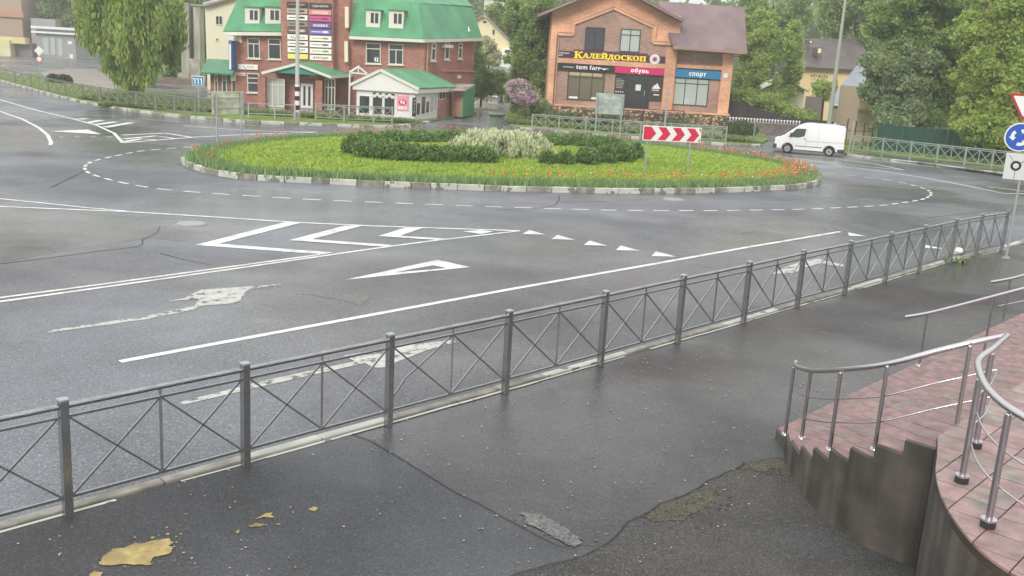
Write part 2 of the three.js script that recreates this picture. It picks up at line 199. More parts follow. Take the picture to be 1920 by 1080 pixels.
const chev = [[[-6.398,-26.13],[-5.92,-26.3],[-7.134,-22.712],[-4.312,-22.464],[-4.508,-22.178],[-7.607,-22.392]], [[-4.712,-26.189],[-4.251,-26.351],[-5.147,-23.962],[-3.063,-23.813],[-3.253,-23.539],[-5.655,-23.649]], [[-3.068,-26.407],[-2.603,-26.523],[-3.057,-25.149],[-1.817,-25.116],[-2.035,-24.85],[-3.607,-24.927]], [[-1.455,-26.348],[-0.998,-26.765],[-0.616,-26.631],[-0.94,-26.138]]];
['largest white chevron of the traffic island marking', 'second largest white chevron of the marking', 'third white chevron of the marking', 'smallest white chevron at the tip of the marking'].forEach((l, i) => mark('chevron_marking', flat(chev[i], PY + .004), l));
{ const o = [[-3.531,-19.734],[-1.81,-22.333],[-0.99,-21.742]], h = [[-2.643,-20.686],[-1.853,-21.708],[-1.514,-21.478]]; const s = shapeOf(o); s.holes.push(new THREE.Path(h.map(p => new THREE.Vector2(p[0], -p[1])))); mark('give_way_triangle', new THREE.ShapeGeometry(s).rotateX(-Math.PI / 2).translate(0, PY, 0), 'large white outlined give way triangle on the lane'); }
mark('direction_arrow', merge([flat(ragged([[-7.515,-14.942],[-7.436,-14.833],[-6.27,-15.934],[-5.71,-16.741],[-5.671,-16.886],[-5.804,-16.933],[-6.352,-16.147]], .2, .012), PY), flat(ragged([[-6.342,-17.205],[-6.179,-17.535],[-6.043,-18.201],[-5.602,-18.472],[-4.666,-19.066],[-5.213,-18.41],[-5.128,-17.394],[-5.367,-17.195],[-5.798,-16.915],[-5.875,-17.441]], .2, .03), PY + .001)]), 'worn white arrow with long stem in the middle lane', M.paintWorn);
mark('direction_arrow', flat([[-4.366,-12.097],[-4.271,-12.031],[-3.413,-12.962],[-2.21,-14.236],[-2.053,-14.025],[-1.816,-14.096],[-1.751,-14.351],[-1.339,-15.089],[-0.871,-15.679],[-0.994,-15.749],[-1.714,-15.287],[-2.6,-14.549],[-2.384,-14.284],[-3.472,-13.186]], PY), 'white arrow with long stem just beyond the railing', M.paintWorn);
mark('direction_arrow', flat([[6.31,-22.97],[6.956,-24.028],[7.539,-24.798],[8.196,-25.446],[8.262,-25.145],[8.642,-24.736],[8.546,-24.441],[8.024,-24.731],[7.419,-24.027],[6.938,-23.262]], PY), 'white curved arrow beyond the railing at right', M.paintWorn);
{ const tr = [[0.481,-26.74],[1.276,-26.201],[2.136,-25.594],[2.956,-25.125],[3.834,-24.59],[10.632,-29.801],[12.393,-28.306]]; tr.forEach((p, i) => { const k = i < 5 ? .78 : .7, d = [.8, -.6]; const q = (a, b) => [p[0] + a, p[1] + b]; mark('yield_tooth', flat([q(-.36 * k, .28 * k), q(-.1 * k, -.62 * k), q(.48 * k, .16 * k)], PY + .002), ['first white tooth of the give way line, beside the chevron tip', 'second white tooth of the give way line', 'third white tooth of the give way line', 'fourth white tooth of the give way line', 'fifth white tooth of the give way line, nearest the long lane line', 'white tooth past the end of the long lane line', 'white tooth seen through the right part of the railing'][i]); }); }
{ // dashed circle
  const pts = [[-15.024,-44.635],[-15.832,-42.983],[-16.326,-41.613],[-16.474,-40.044],[-16.52,-38.421],[-16.464,-36.977],[-16.002,-35.301],[-15.197,-33.796],[-14.397,-32.905],[-13.405,-32.021],[-12.527,-31.431],[-11.516,-30.935],[-10.462,-30.744],[-9.254,-30.628],[-7.839,-30.603],[-6.33,-30.619],[-4.301,-30.846],[-1.899,-31.154],[0.995,-31.642],[2.925,-32.035],[4.859,-32.662],[6.772,-33.4],[8.445,-34.171],[10.043,-34.919],[12.266,-36.253],[14.377,-37.721],[15.411,-38.725],[16.419,-39.75],[17.37,-40.946],[18.355,-42.727],[18.88,-44.42],[18.901,-45.396],[18.833,-46.58],[18.47,-47.685],[17.958,-48.323],[16.832,-49.38],[15.491,-50.397]];
  const c = new THREE.CatmullRomCurve3(pts.map(p => V(p[0], 0, p[1])), false, 'centripetal'), L = c.getLength(), g = new THREE.Group(); c.arcLengthDivisions = 600; g.name = num('dashed_line'); scene.add(g); tag(g, 'white dashed circle painted round the planted island', null, null, 'structure');
  for (let s = .2; s < L - .7; s += .98) { const a = c.getPointAt(s / L), b = c.getPointAt((s + .58) / L); const m = c.getPointAt((s + .29) / L); part(g, 'dash', ribbon([[a.x, a.z], [m.x, m.z], [b.x, b.z]], .12, PY), M.paint); }
}
const ln = (pts, w, label, m = M.paint) => mark('lane_line', ribbon(pts, w, PY + .001 * (mk++ % 4)), label, m);
ln([[-45.919,-79.005],[-36.707,-68.243],[-30.326,-60.602],[-26.135,-56.153],[-23.119,-52.645],[-20.524,-48.73],[-18.314,-44.41]], .17, 'white edge line curving to the corner of the far left hatching');
ln([[-37.468,-64.351],[-31.319,-58.139],[-27.718,-53.727],[-24.735,-49.494],[-22.586,-46.026],[-20.892,-42.877],[-20.419,-41.797]], .17, 'curved white line at the far left edge');
ln([[-18.314,-44.41],[-17.463,-46.736],[-16.51,-49.321],[-14.498,-52.954],[-11.908,-56.487]], .2, 'white base line of the far left hatching');
ln([[-19.379,-55.542],[-17.227,-55.133],[-15.104,-54.946],[-11.908,-56.487]], .2, 'upper white line closing the far left hatching');
[[[-25.526,-55.702],[-25.41,-56.615]], [[-24.128,-53.802],[-24.34,-56.09]], [[-23.302,-52.931],[-23.267,-55.595]], [[-22.259,-51.654],[-22.404,-55.664]]].forEach((p, i) => mark('hatch_bar', ribbon(p, .42, PY + .004), ['shortest', 'second', 'third', 'longest'][i] + ' slanted white hatch bar beside the far left lane'));
[[[-19.845,-47.996],[-18.519,-50.335],[-16.61,-48.891]], [[-18.99,-46.098],[-18.372,-48.606],[-17.012,-47.731]], [[-18.457,-44.912],[-18.386,-46.71],[-17.517,-46.534]]].forEach((p, i) => mark('hatch_bar', ribbon(p, .3, PY + .004), ['outer', 'middle', 'inner'][i] + ' bent white hatch bar of the far left marking'));
[[[-26.929,-58.719],[-24.762,-59.83]], [[-23.432,-58.887],[-20.218,-58.239]], [[-19.561,-60.49],[-16.026,-58.54]]].forEach((p, i) => ln(p, .14, ['left', 'middle', 'right'][i] + ' faint white lane dash on the far left road', M.paintWorn));
{ const p = [-22.179,-48.51]; mark('yield_tooth', flat([[p[0] - 1.2, p[1] + .6], [p[0] - .2, p[1] - 1.4], [p[0] + 1.4, p[1] + .7]], PY), 'white triangle on the far left lane'); }
[[[-21.729,-45.347],[-21.58,-45.46]], [[-21.169,-45.774],[-20.98,-45.917]], [[-20.599,-46.208],[-20.387,-46.369]], [[-20.037,-46.635],[-19.802,-46.814]]].forEach((p, i) => mark('stop_dash', ribbon(p, .3, PY), ['first', 'second', 'third', 'fourth'][i] + ' white block of the far left give way line, from the left', M.paintWorn));
ln([[15.425,-58.48],[18.041,-55.894],[20.09,-54.709],[21.506,-54.223]], .16, 'white line left of the right hatching beside the van');
ln([[16.76,-60.329],[19.121,-59.361],[20.927,-57.068],[21.506,-54.223]], .16, 'upper white line of the right hatching below the van');
ln([[18.132,-60.47],[21.299,-59.981],[24.789,-57.259],[27.215,-54.254],[28.817,-52.915]], .14, 'thin white line along the far right lane');
ln([[17.599,-54.477],[19.491,-53.021],[21.031,-50.3],[22.052,-47.249],[22.591,-44.748],[25.938,-46.015]], .17, 'white line sweeping to the right edge past the dashed circle');
ln([[23.098,-47.523],[24.267,-46.243],[25.67,-45.524]], .14, 'short white line at the right edge behind the blue sign');
ln([[-12.477,-54.351],[-9.096,-59.692],[-6.513,-63.304]], .12, 'faint white line behind the island at left', M.paintWorn);
// repairs, cracks and covers in the road
structure('road_patch', flat(ragged([[-4.209,-18.411],[-3.377,-18.483],[-2.839,-18.437],[-2.793,-17.639],[-3.275,-17.94]], .25, .08), RY + .003), M.roadPatch, 'pale thin repair beside the give way triangle');
structure('road_patch', flat(ragged([[3.244,-23.178],[4.182,-24.587],[5.569,-27.17],[7.119,-29.292],[8.803,-30.66],[10.088,-31.21],[10.325,-30.576],[7.33,-27.479],[4.67,-24.59]], .25, .08), RY + .003), M.roadPatch, 'pale worn strip of asphalt along the lane line');
structure('road_patch', flat(ragged([[-15.05,-24.987],[-12.34,-25.839],[-9.638,-25.638],[-7.827,-25.401],[-6.468,-25.705],[-7.67,-22.578],[-8.907,-22.963],[-10.065,-20.981],[-10.713,-19.505],[-11.456,-18.868]], .25, .08), RY + .002), M.roadPatch, 'browner asphalt inside the left lane');
crack([[-10.638,-19.364],[-10.023,-20.154],[-9.383,-21.064],[-8.752,-21.967],[-8.947,-22.662],[-8.967,-23.54],[-9.213,-24.49]], .03, RY + .006, 'crack across the left lane');
crack([[-8.024,-21.286],[-7.228,-20.735],[-6.589,-20.4]], .025, RY + .006, 'short crack below the chevron marking');
crack([[1.523,-35.137],[1.427,-33.441],[1.094,-32.041],[0.198,-31.212],[-0.66,-30.648]], .035, RY + .006, 'curved crack in front of the island kerb');
crack([[1.494,-33.207],[3.052,-34.107],[4.938,-35.439]], .03, RY + .006, 'crack running to the manhole in front of the island');
crack([[15.012,-34.902],[16.814,-36.334],[18.508,-37.785],[20.837,-39.255]], .03, RY + .006, 'crack on the right behind the end of the railing');
crack([[-14.665,-29.907],[-15.092,-32.099],[-15.443,-34.006]], .05, RY + .006, 'crack meeting the dashed circle at left');
crack([[4.488,-23.529],[4.975,-23.283],[5.396,-22.783],[5.629,-22.667]], .02, RY + .006, 'thin crack in the lane behind the railing');
function manhole(px, r, label) { const g = top('manhole_cover', label, 'manhole', undefined, [px[0], RY, px[1]]); part(g, 'frame', new THREE.CylinderGeometry(r * 1.28, r * 1.3, .012, 36).translate(0, .006, 0), M.kerbGrey); const c = part(g, 'cover', new THREE.CylinderGeometry(r, r, .02, 36).translate(0, .012, 0), M.galv); const k = []; for (let i = -3; i <= 3; i++) k.push(box(2 * Math.sqrt(1 - (i / 4) ** 2) * r * .9, .008, r * .06, 0, .025, i * r / 4)); part(c, 'ribs', merge(k), M.galv); }
manhole([-8.622,-25.119], .36, 'round iron manhole cover in the left lane above the chevrons'); manhole([5.825,-35.808], .36, 'round iron manhole cover in front of the island kerb');

// ---------------------------------------------------------------- verges beyond the road
const leftKerb = [[-77.909,-129.583],[-62.041,-109.045],[-50.484,-94.086],[-41.691,-82.704],[-33.957,-72.859],[-28.725,-67.147],[-24.362,-63.46],[-19.766,-61.13],[-16.643,-60.802],[-14.081,-61.318],[-11.517,-62.069],[-9.874,-62.49],[-8.492,-63.726],[-7.45,-66.914],[-6.831,-69.924]];
structure('verge', slab([...leftKerb, ...[[-5.462,-77.521],[-4.038,-85.71]], [-5.5, -105], [-6, -235], [-180, -235], [-180, -90]], RY - .02, .02), M.grassGround, 'grass and paving ground behind the far left kerb');
const midKerb = [[-0.803,-70.601],[-0.098,-69.474],[3.082,-67.788],[6.355,-66.854],[10.28,-66.032],[13.058,-65.354],[15.472,-64.896],[16.225,-66.267]];
structure('verge', slab([...midKerb, ...[[18.273,-71.91],[19.837,-79.674]], [20.5, -84], [22, -120], [2, -120], ...[[-1.398,-87.759]]], RY - .02, .02), M.grassGround, 'grass strip in front of the orange shop');
const rightKerb = [[20.981,-61.871],[22.384,-60.276],[24.058,-58.638],[25.72,-56.543],[27.556,-53.949],[29.059,-51.263],[30.477,-48.034]];
structure('verge', slab([...rightKerb, [80, -60], [80, -200], [26, -200], [24, -90], [21.5, -72]], RY - .02, .02), M.grassGround, 'ground behind the far right kerb');
kerb('kerb', 'alternating white and grey kerb stones along the far left road', offsetLine(leftKerb, -.12), [1.45, .9], [M.kerbWhite, M.kerbGrey], .3, RY - .06, .06, .03);
kerb('kerb', 'alternating white and grey kerb stones before the orange shop', offsetLine(midKerb, -.12), [1.6, 1.1], [M.kerbGrey, M.kerbWhite], .3, RY - .06, .06, .03);
kerb('kerb', 'alternating white and grey kerb stones along the far right road', offsetLine(rightKerb, -.12), [1.7, 1.2], [M.kerbWhite, M.kerbGrey], .3, RY - .06, .06, .03);
const pavedMat = M.pave;
structure('pavement', flat([[-652.347,-1109.75],[-108.121,-190.483],[-60.903,-113.622],[-53.686,-104.375],[-58.068,-117.326],[-64.385,-138.589],[-60.617,-137.759],[-51.69,-126.038],[-37.54,-92.666],[-33.233,-89.267],[-24.534,-80.026],[-30.205,-98.565],[-36.895,-112.397],[-42.225,-118.764],[-135.553,-302.992],[-152.474,-328.871]], .026), M.roadPatch, 'grey paved forecourt at the far left');
structure('pavement', flat([[-58.068,-117.326],[-64.385,-138.589],[-60.617,-137.759],[-50.59,-120.923],[-40.092,-97.016],[-35.809,-84.358],[-42.921,-94.46],[-49.575,-101.785]], .03), mat([.46, .4, .36], .8, { map: M.pave.map }), 'pinkish paved path beside the weeping tree');
structure('pavement', flat([[-23.137,-72.213],[-18.949,-69.234],[-15.99,-69.616],[-11.85,-67.848],[-7.77,-68.077],[-6.917,-70.786],[-5.49,-77.893],[-4.453,-82.233],[-13.567,-88.66],[-21.987,-83.709]], .028), M.roadPatch, 'asphalt apron round the white kiosk');
structure('pavement', flat([[-0.789,-78.195],[1.837,-80.802],[12.256,-79.298],[18.011,-79.736],[16.865,-70.62],[10.536,-70.353],[4.854,-72.304],[0.485,-73.293]], .028), M.roadPatch, 'asphalt path in front of the orange shop');
structure('pavement', flat([[22.015,-64.167],[25.745,-60.375],[29.868,-54.947],[28.081,-51.564],[24.547,-57.485],[21.081,-61.363]], .028), M.roadPatch, 'asphalt footway along the far right railing');
structure('lane', flat([[-6.3, -84], [-.6, -84], [-1, -140], [-6, -140]], RY + .004), M.roadPatch, 'narrow asphalt side lane leading away beside the green shed');

// ---------------------------------------------------------------- near railing
function xPanel(parent, a, b, o) { // one panel between two post feet a, b = [x, z]
  const g = new THREE.Group(); g.name = 'panel'; parent.add(g); const P = (t, y) => [a[0] + (b[0] - a[0]) * t, y, a[1] + (b[1] - a[1]) * t]; const L = Math.hypot(b[0] - a[0], b[1] - a[1]), e = o.post * .5 / L;
  part(g, 'top_rail', bar(P(e, o.top), P(1 - e, o.top), o.r, o.seg), o.mat);
  part(g, 'upper_rail', bbar(P(e, o.up), P(1 - e, o.up), o.t), o.mat);
  part(g, 'lower_rail', bbar(P(e, o.low), P(1 - e, o.low), o.t * 1.15), o.mat);
  part(g, 'baluster', bbar(P(.5, o.low), P(.5, o.top), o.t), o.mat);
  for (const [t0, t1] of [[e, .5], [.5, 1 - e]]) { part(g, 'diagonal_bar', bbar(P(t0, o.up), P(t1, o.low), o.t * .8), o.mat);
    if (o.bent && t0 === e) part(g, 'diagonal_bar', merge([bbar(P(t0, o.low + .16), P(t0 + .1, o.low + .38), o.t * .8), bbar(P(t0 + .1, o.low + .38), P(t1, o.up), o.t * .8)]), o.mat, 'bent diagonal bar');
    else part(g, 'diagonal_bar', bbar(P(t0, o.low + .001), P(t1, o.up + .001), o.t * .8), o.mat); }
  return g;
}
{ const all = [postL, ...postPts], g = top('railing', 'grey metal pedestrian railing with crossed bars along the near footway', 'railing', undefined, [postPts[0][0], 0, postPts[0][1]]); const O = postPts[0], rel = all.map(p => [p[0] - O[0], p[1] - O[1]]); const r = rng(4);
  rel.forEach((p, i) => { const q = rel[Math.min(rel.length - 1, i + 1)], q0 = rel[Math.max(0, i - 1)], ry = Math.atan2(-(q[1] - q0[1]), q[0] - q0[0]); const m = part(g, 'post', new RoundedBoxGeometry(.085, 1.215, .085, 2, .008).translate(0, .6075, 0), M.fence); m.position.set(p[0], 0, p[1]); m.rotation.set((r() - .5) * .012, ry, (r() - .5) * .012); part(m, 'cap', new RoundedBoxGeometry(.097, .022, .097, 1, .006).translate(0, 1.222, 0), M.fenceCap); });
  for (let i = 0; i < rel.length - 1; i++) xPanel(g, rel[i], rel[i + 1], { post: .085, top: 1.155, up: 1.045, low: .215, r: .03, t: .024, seg: 14, mat: M.fence, bent: i === 3 });
}
// ---------------------------------------------------------------- distant railings of the same pattern
function farRail(pts, label, m = M.farFence, h = 1.1, only = false) { const O = pts[0], g = top('railing', label, 'railing', 'pedestrian railings beyond the road', [O[0], .02, O[1]]); const rel = pts.map(p => [p[0] - O[0], p[1] - O[1]]); rel.forEach(p => part(g, 'post', box(.1, h, .1, p[0], h / 2, p[1]), m)); for (let i = 0; i < rel.length - 1; i++) xPanel(g, rel[i], rel[i + 1], { post: .1, top: h - .05, up: h - .14, low: .18, r: .035, t: .045, seg: 6, mat: m }); }
const linePts = (a, b, n) => Array.from({ length: n + 1 }, (_, i) => [a[0] + (b[0] - a[0]) * i / n, a[1] + (b[1] - a[1]) * i / n]);
farRail([[0.73,-67.668],[2.572,-67.086],[4.399,-66.778],[6.21,-66.472],[8.124,-66.26],[10.149,-66.14],[12.045,-66.158],[13.89,-65.918]], 'grey railing with crossed bars in front of the orange shop');
farRail([[22.089,-64.601],[23.471,-63.012],[24.568,-61.197],[25.695,-59.856],[26.86,-58.619],[28.029,-57.605],[29.107,-56.456],[30.075,-55.052]], 'grey green railing with crossed bars along the far right road');
farRail([[-13.781,-64.991],[-11.847,-64.788],[-9.978,-65.396],[-8.79,-65.928]], 'grey railing with crossed bars between striped pole and white kiosk');
farRail([[-59.213,-106.1],[-52.599,-97.852],[-47.095,-90.333],[-42.788,-84.712],[-38.935,-79.829],[-35.655,-75.81],[-32.801,-72.517],[-30.43,-70.07],[-28.3,-68.086],[-26.285,-66.209],[-24.514,-64.986],[-22.893,-64.049],[-21.266,-63.193],[-19.801,-62.852]], 'dark thin railing along the far left road', mat([.2, .21, .19], .6, { metalness: .2 }));
{ const pts = [[-17.697,-62.88],[-16.163,-63.525],[-14.914,-63.87]]; const O = pts[0], g = top('barrier', 'low grey bar barrier before the brick porch', 'barrier', undefined, [O[0], .02, O[1]]); pts.forEach(p => part(g, 'post', box(.08, 1, .08, p[0] - O[0], .5, p[1] - O[1]), M.galv)); for (let i = 0; i < 2; i++) for (const y of [.3, .95]) part(g, 'rail', bbar([pts[i][0] - O[0], y, pts[i][1] - O[1]], [pts[i + 1][0] - O[0], y, pts[i + 1][1] - O[1]], .06), M.galv); }

// ---------------------------------------------------------------- entrance stairs at the right
const SN = [.7317, .6816], SD = [.6816, -.7317], ST = (s, t) => [SN[0] * s + SD[0] * t, SN[1] * s + SD[1] * t];   // s climbs, t runs along the steps
const stepS = [-5.45, -5.16, -4.87, -4.58, -4.29, -4.0, -3.71, -3.42, -3.13, -2.84], stepY = [.12, .235, .35, .465, .62, .775, .93, 1.085, 1.24, 1.385];
const edgeST = [[-5.6, 11.2], [-5.45, 11.06], [-5.21, 10.82], [-4.85, 10.25], [-4.31, 9.66], [-3.85, 9.28], [-3.5, 9.12], [-3.24, 9.07], [-2.76, 9.06]];
function edgeT(s) { for (let i = 0; i < edgeST.length - 1; i++) { const a = edgeST[i], b = edgeST[i + 1]; if (s <= b[0]) { const k = (s - a[0]) / (b[0] - a[0]); return a[1] + (b[1] - a[1]) * k; } } return edgeST[edgeST.length - 1][1]; }
const landEdge = new THREE.CatmullRomCurve3([[4.1, -8.56], [3.9, -8.1], [3.7, -7.65], [3.54, -7.12], [3.47, -6.65], [3.47, -6.25], [3.6, -5.85], [3.95, -5.3], [4.6, -4.8]].map(p => V(p[0], 0, p[1]))).getPoints(40).map(p => [p.x, p.z]);
function clip(poly, tests) { let p = poly; for (const [nx, nz, c] of tests) { const o = []; for (let i = 0; i < p.length; i++) { const a = p[i], b = p[(i + 1) % p.length], da = nx * a[0] + nz * a[1] - c, db = nx * b[0] + nz * b[1] - c; if (da >= 0) o.push(a); if ((da >= 0) !== (db >= 0)) { const k = da / (da - db); o.push([a[0] + (b[0] - a[0]) * k, a[1] + (b[1] - a[1]) * k]); } } p = o; if (p.length < 3) return null; } return p; }
function area(p) { let a = 0; for (let i = 0; i < p.length; i++) { const b = p[(i + 1) % p.length]; a += p[i][0] * b[1] - b[0] * p[i][1]; } return Math.abs(a / 2); }
const tileTex = s => { const a = fbm(s, 8, 5), r = rng(s); return tex(256, (u, v) => { const t = a(u, v), g = 212 + 90 * (t - .5) + (r() - .5) * 40; const gr = Math.max(0, fB(v, u) - .52) * 2.2; return [g * (1 - .2 * gr), g * (1 + .05 * gr), g * (1 - .02 * gr)]; }, { rep: .9 }); };
const tileTones = [[.4, .242, .236], [.38, .24, .23], [.42, .25, .243], [.36, .232, .226], [.39, .258, .245]], tileMats = tileTones.map((c, i) => mat(c, .55, { map: tileTex(700 + i), bumpMap: bumpGrain, bumpScale: .003 }));
const landMats = [[.45, .3, .285], [.47, .29, .28], [.44, .315, .29], [.48, .31, .3]].map((c, i) => mat(c, .5, { map: tileTex(720 + i), bumpMap: bumpGrain, bumpScale: .003 }));
function arcUV(geo) { const g = geo.index ? geo.toNonIndexed() : geo, p = g.attributes.position, n = g.attributes.normal, uv = g.attributes.uv; for (let i = 0; i < p.count; i++) if (Math.abs(n.getY(i)) < .5) uv.setXY(i, -p.getZ(i) * 1.08, p.getY(i)); return g; }
const pinkConc = mat([.11, .08, .075], .8, { map: M.concrete.map, bumpMap: bumpGrain, bumpScale: .004 });
{ const O = ST(-5.45, 11.06), g = top('staircase', 'pink paved entrance stairs with curved concrete side wall', 'stairs', undefined, [O[0], 0, O[1]]); const R = p => [p[0] - O[0], p[1] - O[1]], r = rng(61), W = .07;
  for (let i = 0; i < 9; i++) { const a = stepS[i], b = stepS[i + 1], q = [], wl = [], wl2 = [];
    for (let k = 0; k <= 6; k++) { const s = a + (b - a) * k / 6; q.push(ST(s, edgeT(s) + W)); wl.push(ST(s, edgeT(s))); }
    const body = [...q, ST(b, 24), ST(a, 24)], y = stepY[i];
    const st = part(g, 'step', metreUV(slab(body.map(R), -.05, y - .022)), pinkConc);
    part(g, 'side_wall', arcUV(slab([...wl, ...[...q].reverse()].map(R), -.05, y)), M.wallConc);
    const off = (i % 2) * .15 + r() * .03; let n = 0;
    for (let t = 8.7 + off; t < 22; t += .3) { const lo = t + .006, hi = t + .294, s0 = a - .012, s1 = b - .012; const pp = [...[...q].slice(0, 7)]; const poly = clip([ST(a - .012, edgeT(a) + W), ...q, ST(b, 24), ST(a - .012, 24)], [[SD[0], SD[1], lo], [-SD[0], -SD[1], -hi], [-SN[0], -SN[1], -s1]]); if (!poly || area(poly) < .004) continue;
      part(st, 'paver', slab(poly.map(R), y - .022 + .001, y + (r() - .5) * .004), tileMats[Math.floor(r() * 5)]); n++; } }
  // landing
  const farS = .6, land = [...landEdge, ST(.2, 5.8), ST(farS, 8), ST(farS, 22), ST(-2.84, 22), ST(-2.84, 9.06)], ly = 1.385;
  const lp = part(g, 'landing', metreUV(slab(land.map(R), 1.3, ly - .022)), pinkConc);
  const inner = offsetLine(landEdge, .1);
  part(g, 'landing_wall', arcUV(slab([...landEdge, ...[...inner].reverse()].map(R), -.05, 1.3)), M.wallConc);
  let n = 0; for (let s = -2.84; s < .3 && n < 300; s += .33) for (let t = 4.2 + (Math.round(s * 100) % 2) * .16; t < 15; t += .33) { const poly = clip(land, [[SD[0], SD[1], t + .006], [-SD[0], -SD[1], -(t + .324)], [SN[0], SN[1], s + .006], [-SN[0], -SN[1], -(s + .324)]]); if (!poly || area(poly) < .004 || n >= 300) continue; n++; part(lp, 'paver', slab(poly.map(R), ly - .0215, ly + (r() - .5) * .003), landMats[Math.floor(r() * 4)]); }
}
// stainless handrails
function railPost(g, p, y0, h, r, big, name = 'post') { const m = part(g, name, new THREE.CylinderGeometry(r, r, h, 16).translate(0, h / 2, 0), M.steelPost); m.position.set(p[0], y0, p[1]); part(m, 'flange', big ? new THREE.CylinderGeometry(.056, .056, .055, 24).translate(0, .0275, 0) : new THREE.CylinderGeometry(.045, .05, .012, 24).translate(0, .006, 0), big ? M.dark : M.steel); if (big) part(m, 'flange_cap', new THREE.CylinderGeometry(.058, .058, .014, 24).translate(0, .062, 0), M.steel); part(m, 'saddle', merge([new THREE.CylinderGeometry(.008, .008, .05, 8).translate(0, h + .02, 0), new THREE.SphereGeometry(r * .95, 12, 8).scale(1, .7, 1).translate(0, h, 0)]), M.steel); return m; }
{ const posts = [[3.63, -11.67, .12, .9], [3.62, -10.98, .3, .885], [3.62, -9.99, .6, .905], [3.82, -9.28, .9, .92], [4.45, -8.95, 1.24, .93]], lp = [[4.34, -8.32, 1.385, .9], [3.85, -7.5, 1.385, .9], [3.69, -6.69, 1.385, .9], [4.0, -5.75, 1.385, .9]];
  const yOn = (x, z) => { const s = SN[0] * x + SN[1] * z; let y = 0; stepS.forEach((q, i) => { if (s >= q) y = stepY[i]; }); return y; };
  const g = top('handrail', 'curved stainless handrail with two thin rods round the near stair wall and landing', 'handrail', undefined, [0, 0, 0]);
  posts.forEach(p => { const y = yOn(p[0], p[1]); railPost(g, p, y, p[2] + p[3] - y, .021, false); });
  lp.forEach(p => railPost(g, p, p[2], p[3], .026, true));
  const t1 = [[3.68, 1.06, -11.78], [3.63, 1.07, -11.62], [3.61, 1.22, -10.95], [3.645, 1.55, -9.98], [3.85, 1.86, -9.27], [4.2, 2.07, -9.08], [4.5, 2.2, -9.0], [4.8, 2.29, -8.98]], t2 = [[4.8, 2.29, -8.98], [4.34, 2.335, -8.32], [4.03, 2.335, -7.92], [3.85, 2.335, -7.5], [3.73, 2.335, -7.1], [3.69, 2.335, -6.69], [3.78, 2.335, -6.2], [4.0, 2.335, -5.75]];
  part(g, 'rail', merge([tube(t1, .03, 90, 14), new THREE.SphereGeometry(.031, 12, 10).translate(...t1[0])]), M.steel);
  part(g, 'rail', merge([tube(t2, .03, 70, 14), new THREE.SphereGeometry(.031, 12, 10).translate(4.8, 2.29, -8.98)]), M.steel);
  for (const f of [.36, .66]) { const a = t1.slice(1).map((p, i) => [p[0] + (i > 0 ? .0 : 0), p[1] - .92 * f, p[2]]), b = t2.map(p => [p[0], p[1] - .94 * f, p[2]]); a[a.length - 1] = [4.72, 2.29 - .93 * f, -8.96]; b[0] = [4.72, 2.29 - .93 * f, -8.96]; part(g, 'rod', tube(a.map(p => [p[0] + .02, p[1], p[2] + .01]), .0085, 80, 8), M.steel); part(g, 'rod', tube(b.map(p => [p[0] + .028, p[1], p[2] + .01]), .0085, 60, 8), M.steel); }
}
function straightRail(base, len, label, low) { const g = top('handrail', label, 'handrail', undefined, [base[0], 0, base[1]]); const slope = .5; const P = (k, y) => [SN[0] * k, y + Math.max(0, k) * slope, SN[1] * k];
  for (let k = 0; k < len - .3; k += .94) { const s = SN[0] * base[0] + SN[1] * base[1] + SN[0] * SN[0] * k + SN[1] * SN[1] * k; let y = 0; stepS.forEach((q, i) => { if (s >= q - .02) y = stepY[i]; }); railPost(g, [SN[0] * k, SN[1] * k], y, P(k, .985)[1] - y, .016, false); }
  part(g, 'rail', merge([tube([P(-.32, .87), P(0, 1.0), P(len * .5, 1.02), P(len, 1.02)], .03, 40, 14), new THREE.SphereGeometry(.03, 12, 10).translate(...P(-.32, .87))]), M.steel);
  if (low) part(g, 'rod', tube([P(-.12, .42), P(len * .5, .42), P(len, .42)], .012, 20, 8), M.steel); }
straightRail([6.75, -15.15], 3, 'straight stainless handrail climbing the middle of the stairs', false);
straightRail([9.75, -18.5], 3, 'farthest stainless handrail at the right edge of the stairs', true);
{ const r = rng(17), gs = [], p = [11.865,-25.487]; for (let i = 0; i < 60; i++) { const a = r() * 6.28, l = .06 + r() * .16, x = (r() - .5) * .7, z = (r() - .5) * .4; const q = new THREE.PlaneGeometry(.03, l, 1, 2).translate(0, l / 2, 0).rotateX(.3 + r() * .8).rotateY(a).translate(x, 0, z); gs.push(q); } const m = solo('weed', merge(gs).translate(p[0], 0, p[1]), mat([.16, .24, .06], .8, { side: THREE.DoubleSide }), 'small green weed at the foot of the railing posts', 'weed'); }
{ const p = [12.851,-27.464], g = top('plastic_bag', 'crumpled white scrap caught beyond the railing at right', 'litter', undefined, [p[0], RY, p[1]]); const geo = new THREE.IcosahedronGeometry(.14, 2), a = geo.attributes.position, r = fbm(3, 4, 3); for (let i = 0; i < a.count; i++) { const k = .7 + .7 * r(a.getX(i) * 3 + 1, a.getY(i) * 3 + a.getZ(i) * 2 + 1); a.setXYZ(i, a.getX(i) * k * 1.3, Math.max(0, a.getY(i) * k * .7 + .08), a.getZ(i) * k); } geo.computeVertexNormals(); part(g, 'scrap', geo, M.offWhite); }

